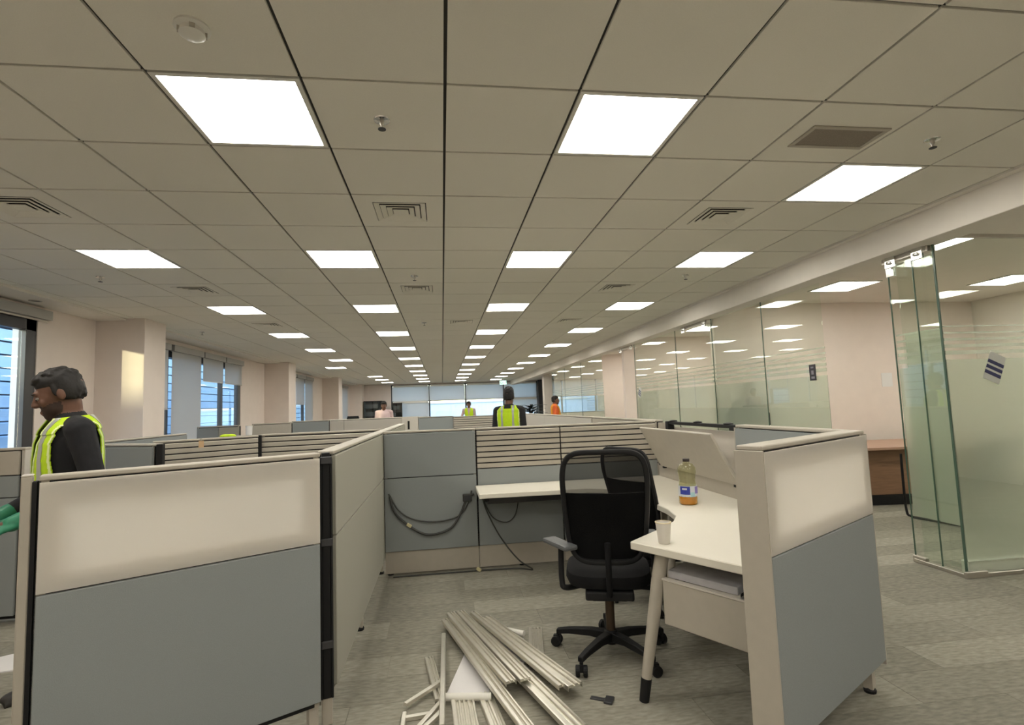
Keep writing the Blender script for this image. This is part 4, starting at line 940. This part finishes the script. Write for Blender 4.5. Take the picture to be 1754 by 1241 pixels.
    for s in (-1, 1): ellip(bm, H(s*.064, -.034, .020), (.018, .042, .060), HR); ellip(bm, H(s*.072, .006, .024), (.007, .012, .034), HR)
    for k in range(70):
        a = rnd.uniform(0, 2*PI); q = math.sqrt(rnd.uniform(.02, .97)); x_ = .068*q*math.cos(a); y_ = -.010+.088*q*math.sin(a)
        ellip(bm, H(x_, y_, .064+.062*math.sqrt(1-q*q)+rnd.uniform(0, .006)), (.010+.006*rnd.random(), .016, .011), HR @ Matrix.Rotation(rnd.uniform(-.7, .7), 3, 'Z'), 8, 6)
    for k in range(60):
        a = rnd.uniform(PI*1.02, PI*1.98); z_ = rnd.uniform(-.035, .07); f = .90-.22*max(0, -z_)/.035*.5
        ellip(bm, H(.078*f*math.cos(a), -.030+.078*f*math.sin(a), z_), (.009, .011, .014), HR, 8, 6)
    link_mesh('hair', merged({hair: bm}, .0042 if voxel < .008 else (.0055 if voxel < .01 else .008), 1), t)
    if gloves:
        for s in gloves:
            wr_, dd = ends[s]; bm = NB(); hand(bm, wr_, dd, Vector((-s*.3, .1, -1)), Vector((-s, .2, .1)), .55, .003, 1.05); capsule(bm, wr_-dd*.06, wr_+dd*.03, .040, .034)
            link_mesh('glove', merged({GREEN: bm}, .0045, 2), t)
    if vest:
        vm, strip = vest; q_ = .0055 if voxel < .008 else .0135; zs = [.93+q_*k for k in range(int(.53/q_)+1)]; n = 280 if voxel < .008 else 120; off = .016
        def keep(p, z):
            if z > 1.455: return False
            hw = hole
            if hz < z < 1.415 and abs(p.x) > hw: return False
            if p.y > 0 and z > 1.16 and abs(p.x) < .006+(z-1.16)*.20: return False
            if p.y < 0 and z > 1.415 and abs(p.x) < .055: return False
            if p.y > 0 and abs(p.x) < .006 and z <= 1.16: return False
            return True
        def shell(offs, cond, name, mm, par, th=.003):
            bm = NB(); grid = [[bm.verts.new(p) for p in tring(z, offs + (.006 if z > 1.38 else 0), n, belly)] for z in zs]
            for i in range(len(zs)-1):
                for k in range(n):
                    vs = [grid[i][k], grid[i][(k+1) % n], grid[i+1][(k+1) % n], grid[i+1][k]]; c = sum((q.co for q in vs), Vector())/4
                    if keep(c, c.z) and cond(c): bm.faces.new(vs)
            bmesh.ops.delete(bm, geom=[q for q in bm.verts if not q.link_faces], context='VERTS'); bmesh.ops.solidify(bm, geom=bm.faces[:], thickness=th); bm.transform(MU)
            return obj(name, bm, mm, par, smooth=True)
        vs_ = shell(off, lambda c: True, 'vest', vm, t)
        if strip:
            shell(off+.003, lambda c: (.965 < c.z < 1.012 or 1.055 < c.z < 1.10) or (c.z > 1.10 and .068 < abs(c.x) < .098), 'reflective_strip', strip, vs_)
            shell(off+.0035, lambda c: (hz < c.z < 1.42 and abs(c.x) > hole-.009) or (c.y > 0 and c.z > 1.16 and abs(c.x) < .018+(c.z-1.16)*.20), 'piping', LIME, vs_)
    for s in (-1, 1):
        fx, fy = feet.get(s, (s*.10, -.02)); fy += .02
        bm = NB(); ellip(bm, (fx, fy, .045), (.045, .07, .045)); ellip(bm, (fx+s*.005, fy+.09, .032), (.046, .10, .032)); box(bm, fx+s*.003-.04, fx+s*.003+.04, fy-.065, fy+.17, .0, .02)
        link_mesh('shoe', merged({SHOE: bm}, .009, 2), t)
    return t
person('bearded man in black shirt and yellow hi-vis vest looking down at left', (-1.825, 2.95, 0), R(134), vest=(YEL, REFL), voxel=.0062, lean=R(6), headpitch=R(19), headyaw=R(-18), beard=True, belly=.035, hole=.142, hz=1.155,
       arms={-1: ((-.240, -.015, 1.10), (-.22, .25, 1.00)), 1: ((.235, .03, 1.10), (.17, .28, .97))}, gloves=(1, -1), scale=1.0, feet={1: (.40, .0)})
person('man seen from behind in black shirt and yellow vest, standing among cubicles', (.84, 6.6, 0), R(-20), vest=(YEL, REFL), voxel=.009, headyaw=R(4), scale=.985, wide=.86, hole=.168)
person('small far worker in a yellow vest before the bright window strip', (.96, 19.1, 0), R(175), shirt=SHIRTP, vest=(YEL, None), voxel=.012, scale=.98, arms={1: ((.28, .0, 1.12), (.30, .22, 1.02))})
person('worker in an orange vest right of the plant', (3.0, 13.8, 0), R(-100), shirt=ORG, vest=(mat('amber vest', (.85, .36, .03, 1), .8), None), voxel=.012, scale=.98)
person('man in a pale pink shirt by the dark bookcases', (-1.6, 14.9, 0), R(180), shirt=SHIRTP, voxel=.012, scale=1.0, headpitch=R(14))
person('dark figure blurred behind the frosted office glass', (4.27, 6.90, 0), R(170), shirt=SHIRTB, voxel=.012, scale=.955, arms={1: ((.30, .02, 1.12), (.12, .22, 1.10)), -1: ((-.30, .02, 1.12), (-.10, .22, 1.12))})
